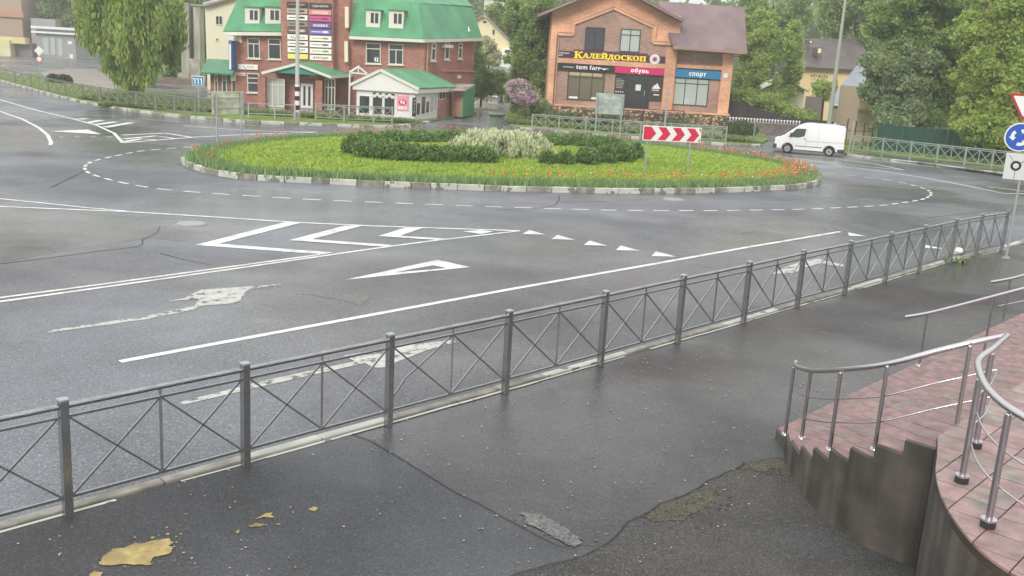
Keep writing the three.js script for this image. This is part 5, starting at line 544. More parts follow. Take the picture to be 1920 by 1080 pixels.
{ // green shed
  const a = [-4.738,-77.516], b = [-4.067,-81.774], c = [-5.594,-78.15], g = top('shed', 'small shed with green side and grey lean-to roof', 'shed', undefined, [a[0], 0, a[1]]); const R = p => [p[0] - a[0], p[1] - a[1]], h = 2.35; const d = [b[0] + c[0] - a[0], b[1] + c[1] - a[1]]; part(g, 'walls', metreUV(slab([R(a), R(b), R(d), R(c)].reverse(), 0, h)), mat([.5, .26, .18], .85)); const nx = R(b)[1], nz = -R(b)[0], L = Math.hypot(nx, nz); part(g, 'green_side', bbar([-nx / L * -.03, h / 2 - .02, -nz / L * -.03], [R(b)[0] + nx / L * .03, h / 2 - .02, R(b)[1] + nz / L * .03], .08, h - .1), mat([.06, .3, .14], .6)); part(g, 'roof', quad3([[-5.695,2.139,-76.6], [-4.569,2.183,-76.6], [-4.112,2.45,-83], [-5.695,2.448,-83]], [a[0], 0, a[1]], .1), mat([.3, .32, .33], .7)); }
{ // cream building behind the annex
  const F = [-34,0,-97,0,0.015], m = frame(F), g = top('cream_building', 'tall cream rendered building behind the brick annex', 'building', undefined, F.slice(0, 3)); const R = [2.63,0.401,6.939,8.418]; part(g, 'wall', fpoly(m, [[R[0], 0], [R[0], R[3] - .3], [[5.561,9.036][0], R[3] + 1.2], [R[2], R[3] + .6], [R[2], 0]], -8, 0), M.cream); win(g, m, 3.636,6.331,4.343,7.207, { vx: [.5], frame: M.offWhite }); win(g, m, 3.574,4.793,3.88,5.085, { frame: M.offWhite }); part(g, 'roof', quad3([[-31.513,8.172,-96.4], [-28.294,9.245,-96.4], [-30.523,9.771,-104], [-33.994,8.668,-104]], F, .2), mat([.35, .3, .29], .7)); }
{ // tall concrete stele
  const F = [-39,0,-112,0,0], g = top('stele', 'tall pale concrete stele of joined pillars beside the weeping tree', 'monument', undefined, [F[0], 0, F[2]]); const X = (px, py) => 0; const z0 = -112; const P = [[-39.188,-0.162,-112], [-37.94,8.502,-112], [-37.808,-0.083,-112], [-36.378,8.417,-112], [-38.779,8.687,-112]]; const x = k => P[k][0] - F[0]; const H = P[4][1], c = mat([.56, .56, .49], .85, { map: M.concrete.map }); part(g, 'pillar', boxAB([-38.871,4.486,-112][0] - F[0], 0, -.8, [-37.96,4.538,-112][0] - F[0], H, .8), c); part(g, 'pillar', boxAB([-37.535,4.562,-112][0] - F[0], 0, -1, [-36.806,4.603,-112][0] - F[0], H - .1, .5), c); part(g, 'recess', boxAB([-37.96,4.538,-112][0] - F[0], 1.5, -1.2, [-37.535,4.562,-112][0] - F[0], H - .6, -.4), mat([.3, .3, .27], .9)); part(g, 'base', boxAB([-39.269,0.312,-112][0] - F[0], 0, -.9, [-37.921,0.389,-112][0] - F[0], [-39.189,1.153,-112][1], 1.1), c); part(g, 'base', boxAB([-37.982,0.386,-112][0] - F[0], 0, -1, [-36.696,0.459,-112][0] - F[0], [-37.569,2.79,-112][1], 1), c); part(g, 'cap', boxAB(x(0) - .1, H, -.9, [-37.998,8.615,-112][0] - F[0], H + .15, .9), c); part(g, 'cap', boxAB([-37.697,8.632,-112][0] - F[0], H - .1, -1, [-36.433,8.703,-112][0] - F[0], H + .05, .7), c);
  const st = top('stone_steps', 'low brown stone steps at the foot of the stele', 'steps', undefined, [F[0], .02, F[2] + 4]); [[0, 0], [.3, .22], [.6, .44]].forEach(([k, y]) => part(st, 'step', boxAB([-39.892,-0.228,-108][0] - F[0], y, -2 + k * 3, [-34.981,0.053,-108][0] - F[0] - k, y + .2, 1.6 - k * 2), mat([.32, .25, .22], .85, { map: M.concrete.map }))); }
{ // far left shops
  const F = [-100,0,-190,0,0], m = frame(F), g = top('flat_shop', 'low grey shop with white roof bands at the far left', 'shop', undefined, F.slice(0, 3)); const R = [5.535,1.622,13.134,5.979]; part(g, 'wall', fbox(m, R[0], 0, R[2], R[3], -12, 0), mat([.33, .33, .34], .7)); for (const [y0, y1] of [[48.5, 53], [58, 61.5]]) { const a = [5.532,5.929], b = [5.506,5.481], c = [5.478,4.983], d = [5.457,4.634]; part(g, 'roof_band', fbox(m, R[0] - .5, y0 < 55 ? b[1] : d[1], R[2] + 1, y0 < 55 ? a[1] : c[1], -.1, .8), M.white); } for (const [x0, x1] of [[78, 90], [92, 102], [106, 116]]) { const a = PF(x0, 68), b = PF(x1, 93); win(g, m, a[0], .6, b[0], a[1], { w: 0, fr: .12, frame: mat([.4, .41, .43], .6), pane: M.glassPale }); } function PF(x, y) { const A = [5.535,5.979], B = [13.363,6.42], C = [5.258,1.176]; return [A[0] + (B[0] - A[0]) * (x - 66) / 76, A[1] + (C[1] - A[1]) * (y - 48) / 48]; }
  const y = top('yellow_kiosk', 'yellow and brown market stall at the far left edge', 'stall', undefined, F.slice(0, 3)); const Q = [-4.491,0.37,5.212,3.624]; part(y, 'wall', fbox(m, Q[0], 0, Q[2], Q[3] - 1, -4, 1), mat([.22, .19, .21], .8)); part(y, 'awning', fbox(m, Q[0], Q[3] - 1.2, Q[2] - .5, Q[3], .8, 2.6), mat([.68, .58, .3], .7)); part(y, 'corner_booth', fbox(m, [0.033,3.481][0], 0, [1.997,3.592][0], Q[3] - .6, 1.1, 3.2), mat([.66, .6, .33], .7));
  const b = top('brown_building', 'brown and grey building behind the stall at the far left edge', 'building', undefined, [F[0], 0, F[2] - 8]); const m2 = m.clone(); const B = [-6.823,3.763,1.493,13.921], B2 = [0.494,3.985,5.42,7.476]; part(b, 'wall', fbox(m2, B[0], 0, B[2] - 2.5, B[3], -8, 0), mat([.42, .3, .24], .85)); part(b, 'wall', fbox(m2, B2[0], 0, B2[2], B2[3], -7, -.4), mat([.36, .35, .36], .85)); part(b, 'roof_band', fbox(m2, B[0], [-0.638,7.413][1], B[2] - 2, [-0.56,8.6][1], .0, .5), mat([.5, .26, .18], .8)); }
{ // yellow gabled house and white house behind the side lane
  const F = [-6,0,-125,0,0], m = frame(F), g = top('gabled_house', 'pale yellow gabled house up the side lane', 'house', undefined, F.slice(0, 3)); const A = [-1.048,9.388], T = [0.528,10.058], B = [4.047,7.077], G0 = [4.359,1.556]; part(g, 'wall', fpoly(m, [[A[0] - 3, 0], [A[0] - 3, B[1]], [T[0], T[1] - .25], [B[0], B[1]], [B[0], 0]], -9, 0), mat([.8, .72, .45], .8)); part(g, 'roof', quad3([[-1.521,6.701,-124.5], [-1.638,6.861,-134], [-5.799,10.558,-134], [-5.388,10.136,-124.5]], F, .2), mat([.3, .24, .22], .7)); part(g, 'roof', quad3([[-8.666,8.837,-134], [-8.051,8.537,-124.5], [-5.388,10.136,-124.5], [-5.799,10.558,-134]], F, .2), mat([.3, .24, .22], .7)); win(g, m, 1.621,7.613,1.997,8.372, { frame: M.offWhite }); win(g, m, 0.433,9.042,0.848,9.277, { frame: M.dark });
  { const f = win(g, m, 3.157,5.319,4.214,6.111, { frame: M.white, fr: .2, w: .02 }); } part(g, 'white_porch', fbox(m, [2.544,6.208][0], 0, [4.629,6.326][0], [3.611,5.219][1], .1, 2), M.white);
  const w = top('white_house', 'white upper storeys of a house behind the green roof', 'house', undefined, [F[0], 0, F[2] - 25]); const W = [-0.551,4.33,6.505,11.605]; const k = 1.2; part(w, 'wall', fbox(m, W[0] * k, 0, W[2] * k - 2, (W[3] - 4.6) * k + 5.2, -8, 0), mat([.74, .72, .62], .8)); for (const [x0, x1] of [[905, 911], [925, 932]]) { const a = [(x0 - 893) / 99, 0]; const u = W[0] * k + (W[2] * k - 2 - W[0] * k) * a[0]; win(w, m, u, (W[3] - 4.6) * k + 2.2, u + .9, (W[3] - 4.6) * k + 4.2, { frame: M.offWhite, vx: [.5] }); } part(w, 'roof', fbox(m, W[0] * k - .5, (W[3] - 4.6) * k + 5.2, W[2] * k - 1, (W[3] - 4.6) * k + 5.6, -8.5, .6), mat([.4, .27, .22], .7));
  const s = top('lane_shed', 'grey plank shed with sloping roof beside the lane', 'shed', undefined, [F[0], 0, -112]); const z1 = [-3.539,2.946,-112], z2 = [-0.793,0.714,-112]; part(s, 'wall', boxAB([-2.933,2.98,-112][0] - F[0], 0, -4, [-1.537,3.06,-112][0] - F[0], [-2.649,3.353,-112][1], 0), mat([.33, .33, .31], .9)); part(s, 'roof', quad3([[-4.743,3.537,-111], [-1.276,2.97,-111], [-1.015,3.768,-117], [-4.591,4.183,-117]], [F[0], 0, -112], .12), mat([.25, .27, .26], .8)); part(s, 'door', boxAB([-2.686,1.803,-112][0] - F[0], 0, .005, [-2.322,1.824,-112][0] - F[0], [-2.604,2.523,-112][1], .06), M.dark);
  const bn = top('timber_fence', 'low dark timber fence across the end of the side lane', 'fence', undefined, [F[0], 0, -108]); for (let i = 0; i < 6; i++) { const x = [-5.063,0.722,-108][0] - F[0] + i * .75; part(bn, 'post', boxAB(x, 0, -.06, x + .12, 1.25, .06), mat([.2, .2, .16], .9)); } for (const yy of [.35, .75, 1.1]) part(bn, 'board', boxAB([-5.122,0.719,-108][0] - F[0], yy, .07, [-2.535,0.867,-108][0] - F[0], yy + .22, .11), mat([.2, .21, .17], .9)); }
{ // houses on the right
  const F = [30,0,-112,-0.15,0], m = frame(F), g = top('peach_house', 'peach rendered house with dark hipped roof and skylights', 'house', undefined, F.slice(0, 3)); const A = [0.931,5.972], B = [7.414,6.165]; part(g, 'wall', fbox(m, A[0] + .4, 0, B[0] + 3, A[1], -9, 0), mat([.75, .55, .33], .8)); const r0 = [30.459,5.832,-111], r1 = [39.158,5.81,-110], r2 = [39.004,8.983,-117], r3 = [32.583,9.107,-117]; part(g, 'roof', quad3([r0, r1, r2, r3], F, .25), M.darkRoof); for (const [a, b] of [[[32.618,8.021,-113.2], [33.235,7.282,-112.5]], [[32.171,8.859,-115], [32.641,8.398,-114.5]]]) { const s = part(g, 'skylight', boxAB(a[0] - F[0], b[1] - F[1], a[2] - F[2] - .1, b[0] - F[0], a[1] - F[1], b[2] - F[2] + 1), mat([.12, .09, .08], .6)); part(s, 'pane', boxAB(a[0] - F[0] + .12, b[1] - F[1] + .12, b[2] - F[2] + .9, b[0] - F[0] - .12, a[1] - F[1] - .12, b[2] - F[2] + 1.03), mat([.8, .74, .5], .3)); } const sg = [2.391,4.75,4.24,5.055]; part(g, 'lettering', merge([0, 1, 2, 3, 4, 5, 6].map(i => fbox(m, sg[0] + i * .28, sg[1] + .05 * (i % 3), sg[0] + i * .28 + .16, sg[3] - .06 * ((i + 1) % 2), .02, .07))), mat([.2, .14, .1], .7)); part(g, 'garage_door', fbox(m, [2.122,2.012][0], 0, [4.164,2.14][0], [2.049,2.604][1], .01, .08), mat([.16, .12, .11], .7));
  const K = [30,0,-88,-0.5,0], mk2 = frame(K), h = top('metal_roof_house', 'grey plank house with blue grey sheet metal roof', 'house', undefined, K.slice(0, 3)); const a = [-2.173,2.68], b = [1.932,2.359]; part(h, 'wall', fbox(mk2, a[0], 0, b[0] + 4, a[1] - .1, -7, 0), mat([.45, .42, .36], .85, { map: M.pave.map })); const P = (u, v, w) => { const q = V(u, v, w).applyMatrix4(mk2); return [q.x + K[0], q.y + K[1], q.z + K[2]]; }; part(h, 'roof', quad3([P(a[0] - .4, a[1] - .2, .4), P(b[0] + 4.3, a[1] - .2, .4), P(b[0] + 3, a[1] + 4.6, -3.4), P(a[0] + 1.8, a[1] + 4.6, -3.4)], K, .12), M.greyRoof); part(h, 'fascia', fbox(mk2, a[0] - .4, a[1] - .35, b[0] + 4.3, a[1] - .2, .3, .42), M.offWhite); const dsh = [-0.184,1.779]; part(h, 'dish', new THREE.CylinderGeometry(.42, .42, .06, 20).rotateX(Math.PI / 2).translate(dsh[0], dsh[1], .3).applyMatrix4(mk2), mat([.55, .53, .48], .7)); for (let i = 0; i < 5; i++) part(h, 'plank_post', fbox(mk2, a[0] + .9 + i * 1.1, 0, a[0] + 1.0 + i * 1.1, a[1] - .3, .002, .05), mat([.36, .33, .28], .85));
  const Q = [26,0,-100,0,0], mb = frame(Q), e = top('beige_shed', 'beige gabled outbuilding half hidden by bushes', 'shed', undefined, Q.slice(0, 3)); part(e, 'wall', fpoly(mb, [[[-2.067,1.471][0], 0], [[-1.742,3.359][0], [-1.724,3.201][1]], [0.588,4.289], [[2.538,3.444][0], [2.538,3.444][1]], [[2.538,3.444][0], 0]], -6, 0), mat([.6, .55, .44], .85)); part(e, 'roof', quad3([[28.845,3.317,-99.5], [30.729,3.233,-106], [27.992,4.427,-106], [26.275,4.438,-99.5]], Q, .15), mat([.28, .26, .22], .8)); part(e, 'roof', quad3([[25.447,3.1,-106], [23.887,3.192,-99.5], [26.275,4.438,-99.5], [27.992,4.427,-106]], Q, .15), mat([.28, .26, .22], .8)); }
{ // dark sheet fence with sloping top beside the shop, low white-topped balusters in front
  const O = [17.4, 0, -86], g = top('sheet_fence', 'dark corrugated sheet fence stepping down beside the orange shop', 'fence', undefined, O); const T = [[17.995,2.406,-86], [19.624,2.085,-86], [21.563,1.549,-86], [23.316,1.151,-85], [25.253,1.138,-84], [28.148,1.049,-83]]; const gs = []; for (let i = 0; i < T.length - 1; i++) { const a = T[i], b = T[i + 1]; part(g, 'sheet', quad3([[a[0], 0, a[2]], [b[0], 0, b[2]], b, a], O, .06), M.darkSheet); }
  const o2 = [16.947,0.244,-80], f = top('baluster_wall', 'low wall with white topped balusters right of the shop', 'wall', undefined, [o2[0], 0, -80]); const x1 = [22.829,0.583,-80][0] - o2[0]; part(f, 'wall', metreUV(boxAB(0, 0, -.2, x1, .75, .2)), mat([.3, .25, .25], .85, { map: M.concrete.map })); part(f, 'coping', boxAB(-.05, .75, -.26, x1 + .05, .86, .26), mat([.24, .2, .2], .8)); for (let i = 0; i < 24; i++) { const x = .1 + i * (x1 - .2) / 23; part(f, 'baluster', new THREE.LatheGeometry([[.001, 0], [.06, 0], [.04, .12], [.09, .2], [.07, .28], [.001, .3]].map(p => new THREE.Vector2(...p)), 8).translate(x, .86, 0), M.white); } }
{ const O = [24.73,-66.289], E = [34.706,-62.161], g = top('sheet_fence', 'dark green sheet metal fence behind the far right railing', 'fence', undefined, [O[0], 0, O[1] - 1.5]); const n = 12; for (let i = 0; i < n; i++) { const a = [(E[0] - O[0]) * i / n, (E[1] - O[1]) * i / n], b = [(E[0] - O[0]) * (i + 1) / n - .02, (E[1] - O[1]) * (i + 1) / n - .01]; part(g, 'sheet', quad3([[a[0], 0, a[1]], [b[0], 0, b[1]], [b[0], 1.75, b[1]], [a[0], 1.75, a[1]]], [0, 0, 0], .05), M.greenSheet); } const r = top('house_front', 'tan house front glimpsed through the right hand trees', 'house', undefined, [29, 0, -76]); part(r, 'wall', boxAB(-3, 0, -5, 4.2, 4.2, 0), mat([.5, .4, .27], .85)); part(r, 'ledge', boxAB(-3.1, 2.4, 0, 4.3, 2.6, .3), mat([.45, .34, .22], .85)); win(r, new THREE.Matrix4(), -.6, 2.9, .7, 4, { frame: mat([.6, .5, .35], .8), vx: [.5] }); part(r, 'chimney_stack', boxAB(1.2, 0, .3, 2.2, 2.3, 1), mat([.22, .12, .09], .9)); }
{ const O = [21.982,-64.924]; const g = top('iron_fence', 'four black iron stakes of a gate behind the white van', 'fence', undefined, [O[0], 0, O[1] - 1]); for (let i = 0; i < 4; i++) part(g, 'stake', bar([i * .62, 0, -.1 * i], [i * .62, 2.1 - .12 * i, -.1 * i], .045), M.dark); for (const y of [.4, 1.3]) part(g, 'rail', bbar([0, y, 0], [1.9, y, -.3], .04), M.dark); }

// ---------------------------------------------------------------- poles and small far signs
{ const p = [-14.856,-64.227], t = [-15.116,9.778,-66.5], g = top('lamp_pole', 'grey street pole with black and white striped foot before the brick porch', 'pole', undefined, [p[0], .02, p[1]]); part(g, 'shaft', new THREE.CylinderGeometry(.09, .15, 10.4, 14).translate(0, 5.2, 0), mat([.5, .5, .46], .7)); for (let i = 0; i < 6; i++) { part(g, 'stripe', new THREE.CylinderGeometry(.152, .154, .16, 14, 1, true).translate(0, .55 + i * .3, 0), i % 2 ? M.black : M.white); part(g, 'stripe', new THREE.CylinderGeometry(.151, .153, .14, 14, 1, true).translate(0, .7 + i * .3, 0), i % 2 ? M.white : M.black); } part(g, 'footing', new THREE.CylinderGeometry(.26, .3, .5, 14).translate(0, .25, 0), M.concrete); }
{ const p = [25.163,1.496,-80], g = top('lamp_pole', 'tall greenish street pole behind the white van', 'pole', undefined, [p[0], 0, -80]); part(g, 'shaft', new THREE.CylinderGeometry(.1, .2, 11.5, 14).translate(0, 5.75, 0), mat([.36, .41, .33], .75)); part(g, 'bracket', box(.9, .08, .08, 0, 7.9, 0), M.dark); }
{ const p = [9.59,-65.27], g = top('lamp_pole', 'thin grey pole before the sport shop window', 'pole', undefined, [p[0], .02, p[1]]); part(g, 'shaft', new THREE.CylinderGeometry(.05, .07, 3.4, 12).translate(0, 1.7, 0), M.galv); part(g, 'head', box(.26, .1, .12, .06, 3.42, 0), M.galv); }
{ const p = [16.085,-67.249], g = top('bollard_post', 'short dark post at the kerb end before the van', 'post', undefined, [p[0], .02, p[1]]); part(g, 'shaft', new THREE.CylinderGeometry(.06, .07, 1.5, 12).translate(0, .75, 0), mat([.2, .23, .2], .7)); part(g, 'cap', new THREE.SphereGeometry(.075, 12, 8).translate(0, 1.5, 0), mat([.2, .23, .2], .7)); }
{ const p = [21.103,-62.462], g = top('fence_post', 'pale leaning post at the start of the far right railing', 'post', undefined, [p[0], .02, p[1]]); part(g, 'shaft', bar([0, 0, 0], [.12, 2.1, 0], .05, 10), M.galv); part(g, 'foot', box(.3, .06, .3, 0, .03, 0), M.concrete); }
function smallSign(px, h, label, build, name = 'road_sign') { const g = top(name, label, 'sign', undefined, [px[0], .02, px[1]]); part(g, 'pole', new THREE.CylinderGeometry(.04, .04, h, 10).translate(0, h / 2, 0), M.galv); build(g, h); return g; }
smallSign([-21.571,-64.85], [-23.236,2.256,-70][1] + .1, 'blue lane direction sign on a post before the brick annex', (g, h) => { const p = part(g, 'plate', new RoundedBoxGeometry(.82, .64, .04, 1, .02).translate(0, h - .25, .06), M.white); part(p, 'blue_face', box(.74, .56, .01, 0, h - .25, .083), mat([.04, .2, .4], .5)); for (const x of [-.2, .02, .24]) part(p, 'arrow', merge([box(.07, .36, .008, x, h - .3, .092), box(.15, .07, .008, x - .04, h - .12, .0925)]), M.white); });
smallSign([-51.072,-103.241], [-49.315,2.882,-100][1], 'white diamond and red round sign on a post at the far left', (g, h) => { part(g, 'diamond', box(.72, .72, .04, 0, 0, 0).rotateZ(Math.PI / 4).translate(.02, h - .1, .06), M.white); const d = part(g, 'disc', new THREE.CylinderGeometry(.34, .34, .04, 24).rotateX(Math.PI / 2).translate(0, h - .95, .06), mat([.6, .08, .09], .5)); part(d, 'white_face', new THREE.CylinderGeometry(.24, .24, .02, 24).rotateX(Math.PI / 2).translate(0, h - .95, .075), M.white); });
smallSign([-51.664,-97.909], [-51.538,2.734,-98][1], 'pale square sign on a pole by the far left stall', (g, h) => { part(g, 'plate', box(.6, .7, .05, .1, h - .2, .05), mat([.66, .66, .45], .6)); });
smallSign([-58.64,-126.778], [-53.037,3.62,-115][1], 'small white sign on a dark pole left of the weeping tree', (g, h) => { part(g, 'plate', box(.5, .36, .05, 0, h, .05), M.white); part(g, 'lower_plate', box(.4, .5, .05, .1, h - 1.7, .05), M.white); });

// ---------------------------------------------------------------- white van
{ const a = [16.903,-61.493], b = [19.289,-60.651], dx = b[0] - a[0], dz = b[1] - a[1], wb = Math.hypot(dx, dz), S = wb / 2.6, g = top('van', 'white panel van driving left on the far side of the roundabout', 'van', undefined, [a[0], RY, a[1]]); g.rotation.y = Math.atan2(-dz, dx); g.scale.setScalar(S);
  // local: x runs from nose to tail with the front axle at 0, z towards the camera, near side at z = .12
  const Z0 = -1.72, Z1 = .08, paint = new THREE.MeshPhysicalMaterial({ color: col([.78, .78, .77]), roughness: .35, clearcoat: .6, clearcoatRoughness: .15 }), trim = mat([.05, .048, .05], .6), xs = -.87; const P = (x, y) => [x + xs, y];
  const s = new THREE.Shape(); const arch = (cx, r) => { for (let i = 0; i <= 12; i++) { const t = Math.PI - i * Math.PI / 12; s.lineTo(cx + Math.cos(t) * r, .3 + Math.sin(t) * r); } };
  s.moveTo(...P(.1, .28)); s.lineTo(-.37, .28); arch(0, .36); s.lineTo(.37, .26); s.lineTo(2.6 - .37, .26); arch(2.6, .37); s.lineTo(...P(4.3, .34)); s.quadraticCurveTo(...P(4.36, .36), ...P(4.36, .6)); s.lineTo(...P(4.34, 1.7)); s.quadraticCurveTo(...P(4.31, 1.97), ...P(4.1, 1.99)); s.lineTo(...P(2.2, 2.01)); s.quadraticCurveTo(...P(1.75, 2.0), ...P(1.5, 1.86)); s.lineTo(...P(1.2, 1.66)); s.lineTo(...P(.52, 1.12)); s.quadraticCurveTo(...P(.3, 1.04), ...P(.14, .9)); s.quadraticCurveTo(...P(.0, .75), ...P(.0, .5)); s.quadraticCurveTo(...P(0, .3), ...P(.1, .28));
  const W = Z1 - Z0, bv = .09; const geo = new THREE.ExtrudeGeometry(s, { depth: W - 2 * bv, bevelEnabled: true, bevelThickness: bv, bevelSize: .05, bevelOffset: -.05, bevelSegments: 4, curveSegments: 12 }).translate(0, 0, Z0 + bv); const pa = geo.attributes.position; for (let i = 0; i < pa.count; i++) { const y = pa.getY(i), k = y > 1.0 ? 1 - .1 * (y - 1) : 1, zc = (Z0 + Z1) / 2; pa.setZ(i, zc + (pa.getZ(i) - zc) * k); } const body = part(g, 'body', toCreasedNormals(geo, .6), paint);
  const side = (pts, z, m, name, d = .012) => part(g, name, new THREE.ExtrudeGeometry(new THREE.Shape(pts.map(p => new THREE.Vector2(...P(...p)))), { depth: d, bevelEnabled: false }).translate(0, 0, z), m);
  { const w = new THREE.ExtrudeGeometry(new THREE.Shape([[.86, 1.08], [1.32, 1.62], [1.92, 1.64], [1.86, 1.18], [1.5, 1.06]].map(p => new THREE.Vector2(...P(...p)))), { depth: .02, bevelEnabled: false }); const q = w.attributes.position; for (let i = 0; i < q.count; i++) q.setZ(i, q.getZ(i) + Z1 - .006 - .09 * Math.max(0, q.getY(i) - 1) - 0); w.computeVertexNormals(); part(g, 'side_window', w, M.glass); }
  { const A = P(.56, 1.17), B = P(1.2, 1.68); part(g, 'windscreen', bbar([A[0], A[1], (Z0 + Z1) / 2], [B[0], B[1], (Z0 + Z1) / 2], W - .34, .03), M.glass); }
  side([[1.95, .86], [4.3, .9], [4.3, .93], [1.95, .89]], Z1 - .001, mat([.5, .5, .48], .5), 'crease'); side([[1.35, .5], [3.0, .5], [3.0, .54], [1.35, .54]], Z1 - .001, trim, 'rub_strip'); side([[1.99, .56], [1.995, 1.85], [2.01, 1.85], [2.005, .56]], Z1 - .001, mat([.35, .35, .35], .6), 'door_gap', .004); side([[1.82, .98], [1.95, .98], [1.95, 1.02], [1.82, 1.02]], Z1, trim, 'door_handle', .03);
  part(g, 'front_bumper', new RoundedBoxGeometry(.3, .34, W + .02, 3, .08).translate(P(.08, 0)[0], .44, (Z0 + Z1) / 2), trim); part(g, 'rear_bumper', new RoundedBoxGeometry(.46, .2, W + .01, 3, .05).translate(P(4.16, 0)[0], .42, (Z0 + Z1) / 2), trim);
  for (const z of [Z1 - .22, Z0 + .22]) { part(g, 'headlight', new THREE.SphereGeometry(.13, 14, 10).scale(.8, 1.15, 1.2).translate(P(.11, 0)[0], .83, z), mat([.75, .77, .8], .15)); part(g, 'fog_light', new THREE.SphereGeometry(.06, 10, 8).translate(P(-.04, 0)[0], .42, z), M.white); } part(g, 'grille', box(.05, .16, .8, P(.005, 0)[0], .72, (Z0 + Z1) / 2), trim); part(g, 'number_plate', box(.02, .11, .5, P(-.075, 0)[0], .47, (Z0 + Z1) / 2), M.white); side([[2.72, .56], [2.722, 1.8], [2.735, 1.8], [2.733, .56]], Z1 - .001, mat([.4, .4, .4], .6), 'door_gap', .004); part(g, 'tail_light', box(.04, .4, .1, P(4.35, 0)[0], 1.0, Z1 - .08), mat([.4, .02, .02], .4)); part(g, 'mirror', new RoundedBoxGeometry(.12, .24, .2, 2, .04).translate(P(1.02, 0)[0], 1.22, Z1 + .12), trim); part(g, 'roof_aerial', bar([P(3.5, 0)[0], 1.98, -.8], [P(3.62, 0)[0], 2.14, -.8], .03, 8), M.white); part(g, 'roof_vent', box(.3, .06, .3, P(4.05, 0)[0], 2.01, -.8), M.dark); part(g, 'underbody', box(3.3, .16, W - .3, P(2.2, 0)[0], .3, (Z0 + Z1) / 2), M.black);
  for (const x of [0, 2.6]) for (const z of [Z1 - .11, Z0 + .11]) { const w = part(g, 'wheel', new THREE.TorusGeometry(.225, .085, 12, 32).scale(1, 1, 1.25).translate(x, .3, z), mat([.025, .025, .027], .8)); const o = z > -.5 ? 1 : -1; part(w, 'rim', new THREE.CylinderGeometry(.185, .185, .09, 28).rotateX(Math.PI / 2).translate(x, .3, z + .04 * o), mat([.5, .5, .5], .4, { metalness: .6 })); part(w, 'hub', new THREE.CylinderGeometry(.06, .06, .03, 12).rotateX(Math.PI / 2).translate(x, .3, z + .095 * o), M.dark); const ho = []; for (let i = 0; i < 6; i++) { const t = i * Math.PI / 3; ho.push(new THREE.CylinderGeometry(.03, .03, .012, 8).rotateX(Math.PI / 2).translate(x + Math.cos(t) * .12, .3 + Math.sin(t) * .12, z + .083 * o)); } part(w, 'rim_holes', merge(ho), M.dark); }
}

// ---------------------------------------------------------------- trees and bushes
const clumpA = spray(12, .42, .13, .2, 101), clumpB = spray(10, .55, .18, .26, 102), clumpW = (() => { const r = rng(103), gs = []; for (let i = 0; i < 16; i++) { const g = new THREE.PlaneGeometry(.1, .22).rotateX((r() - .5) * 1.2).rotateY(r() * 6.28).rotateZ((r() - .5) * .9).translate((r() - .5) * .3, (r() - .5) * 1.1, (r() - .5) * .3); gs.push(g); } return mergeGeometries(gs); })(), clumpF = spray(12, 1.0, .42, .6, 104);
const green = leafMat([.27, .39, .1]), greenB = leafMat([.36, .48, .11]), greenD = leafMat([.2, .31, .1]), greenG = leafMat([.29, .38, .19]), greenFar = green;
const tone = (v = .5) => (c, r) => { const k = 1 - v / 2 + r() * v; c.setRGB(k * (.85 + r() * .35), k, k * (.75 + r() * .3)); };
function limbTree(g, base, lobes, r0, seed, m = M.trunk) { // trunk with limbs reaching into the lobes
  const r = rng(seed), gs = [], cx = lobes.reduce((s, l) => s + l[0], 0) / lobes.length, cz = lobes.reduce((s, l) => s + l[2], 0) / lobes.length, lo = Math.min(...lobes.map(l => l[1] - l[4] * .6)), fork = Math.max(.6, lo); const top_ = Math.max(...lobes.map(l => l[1])); gs.push(bar([0, -.05, 0], [cx * .3, fork, cz * .3], r0, 9, r0 * .75)); gs.push(bar([cx * .3, fork, cz * .3], [cx, top_, cz], r0 * .75, 7, r0 * .15));
  for (const l of lobes) for (let k = 0; k < 3; k++) { const y = fork + r() * Math.max(.1, (l[1] - fork)) * .8, t = (y - fork) / Math.max(.1, top_ - fork), s = [cx * .3 + (cx * .7) * t, y, cz * .3 + cz * .7 * t], e = [l[0] + (r() - .5) * l[3], l[1] + (r() - .3) * l[4], l[2] + (r() - .5) * l[3]], mid = [(s[0] + e[0]) / 2, (s[1] + e[1]) / 2 + l[4] * .15, (s[2] + e[2]) / 2]; gs.push(bar(s, mid, r0 * .3, 5, r0 * .18), bar(mid, e, r0 * .18, 5, r0 * .05)); }
  part(g, 'trunk', merge(gs), m); }
function tree(name, label, base, lobesW, n, o = {}) { const g = top(name, label, o.cat ?? 'tree', o.group, [base[0], 0, base[1]]); const L = lobesW.map(l => [l[0] - base[0], l[1], l[2] - base[1], l[3], l[4], (l[5] ?? l[3])]); limbTree(g, base, L, o.r ?? .2, n + 7, o.bark); crownInst(g, 'crown', o.geo ?? clumpA, o.mat ?? green, L, n, n * 3 + 11, o.tone ?? tone(), { shell: .25, sub: 24, ...(o.opt ?? {}) }); return g; }
const dz = (l, d) => [l[0], l[1], l[2] + d, l[3], l[4], l[3]];
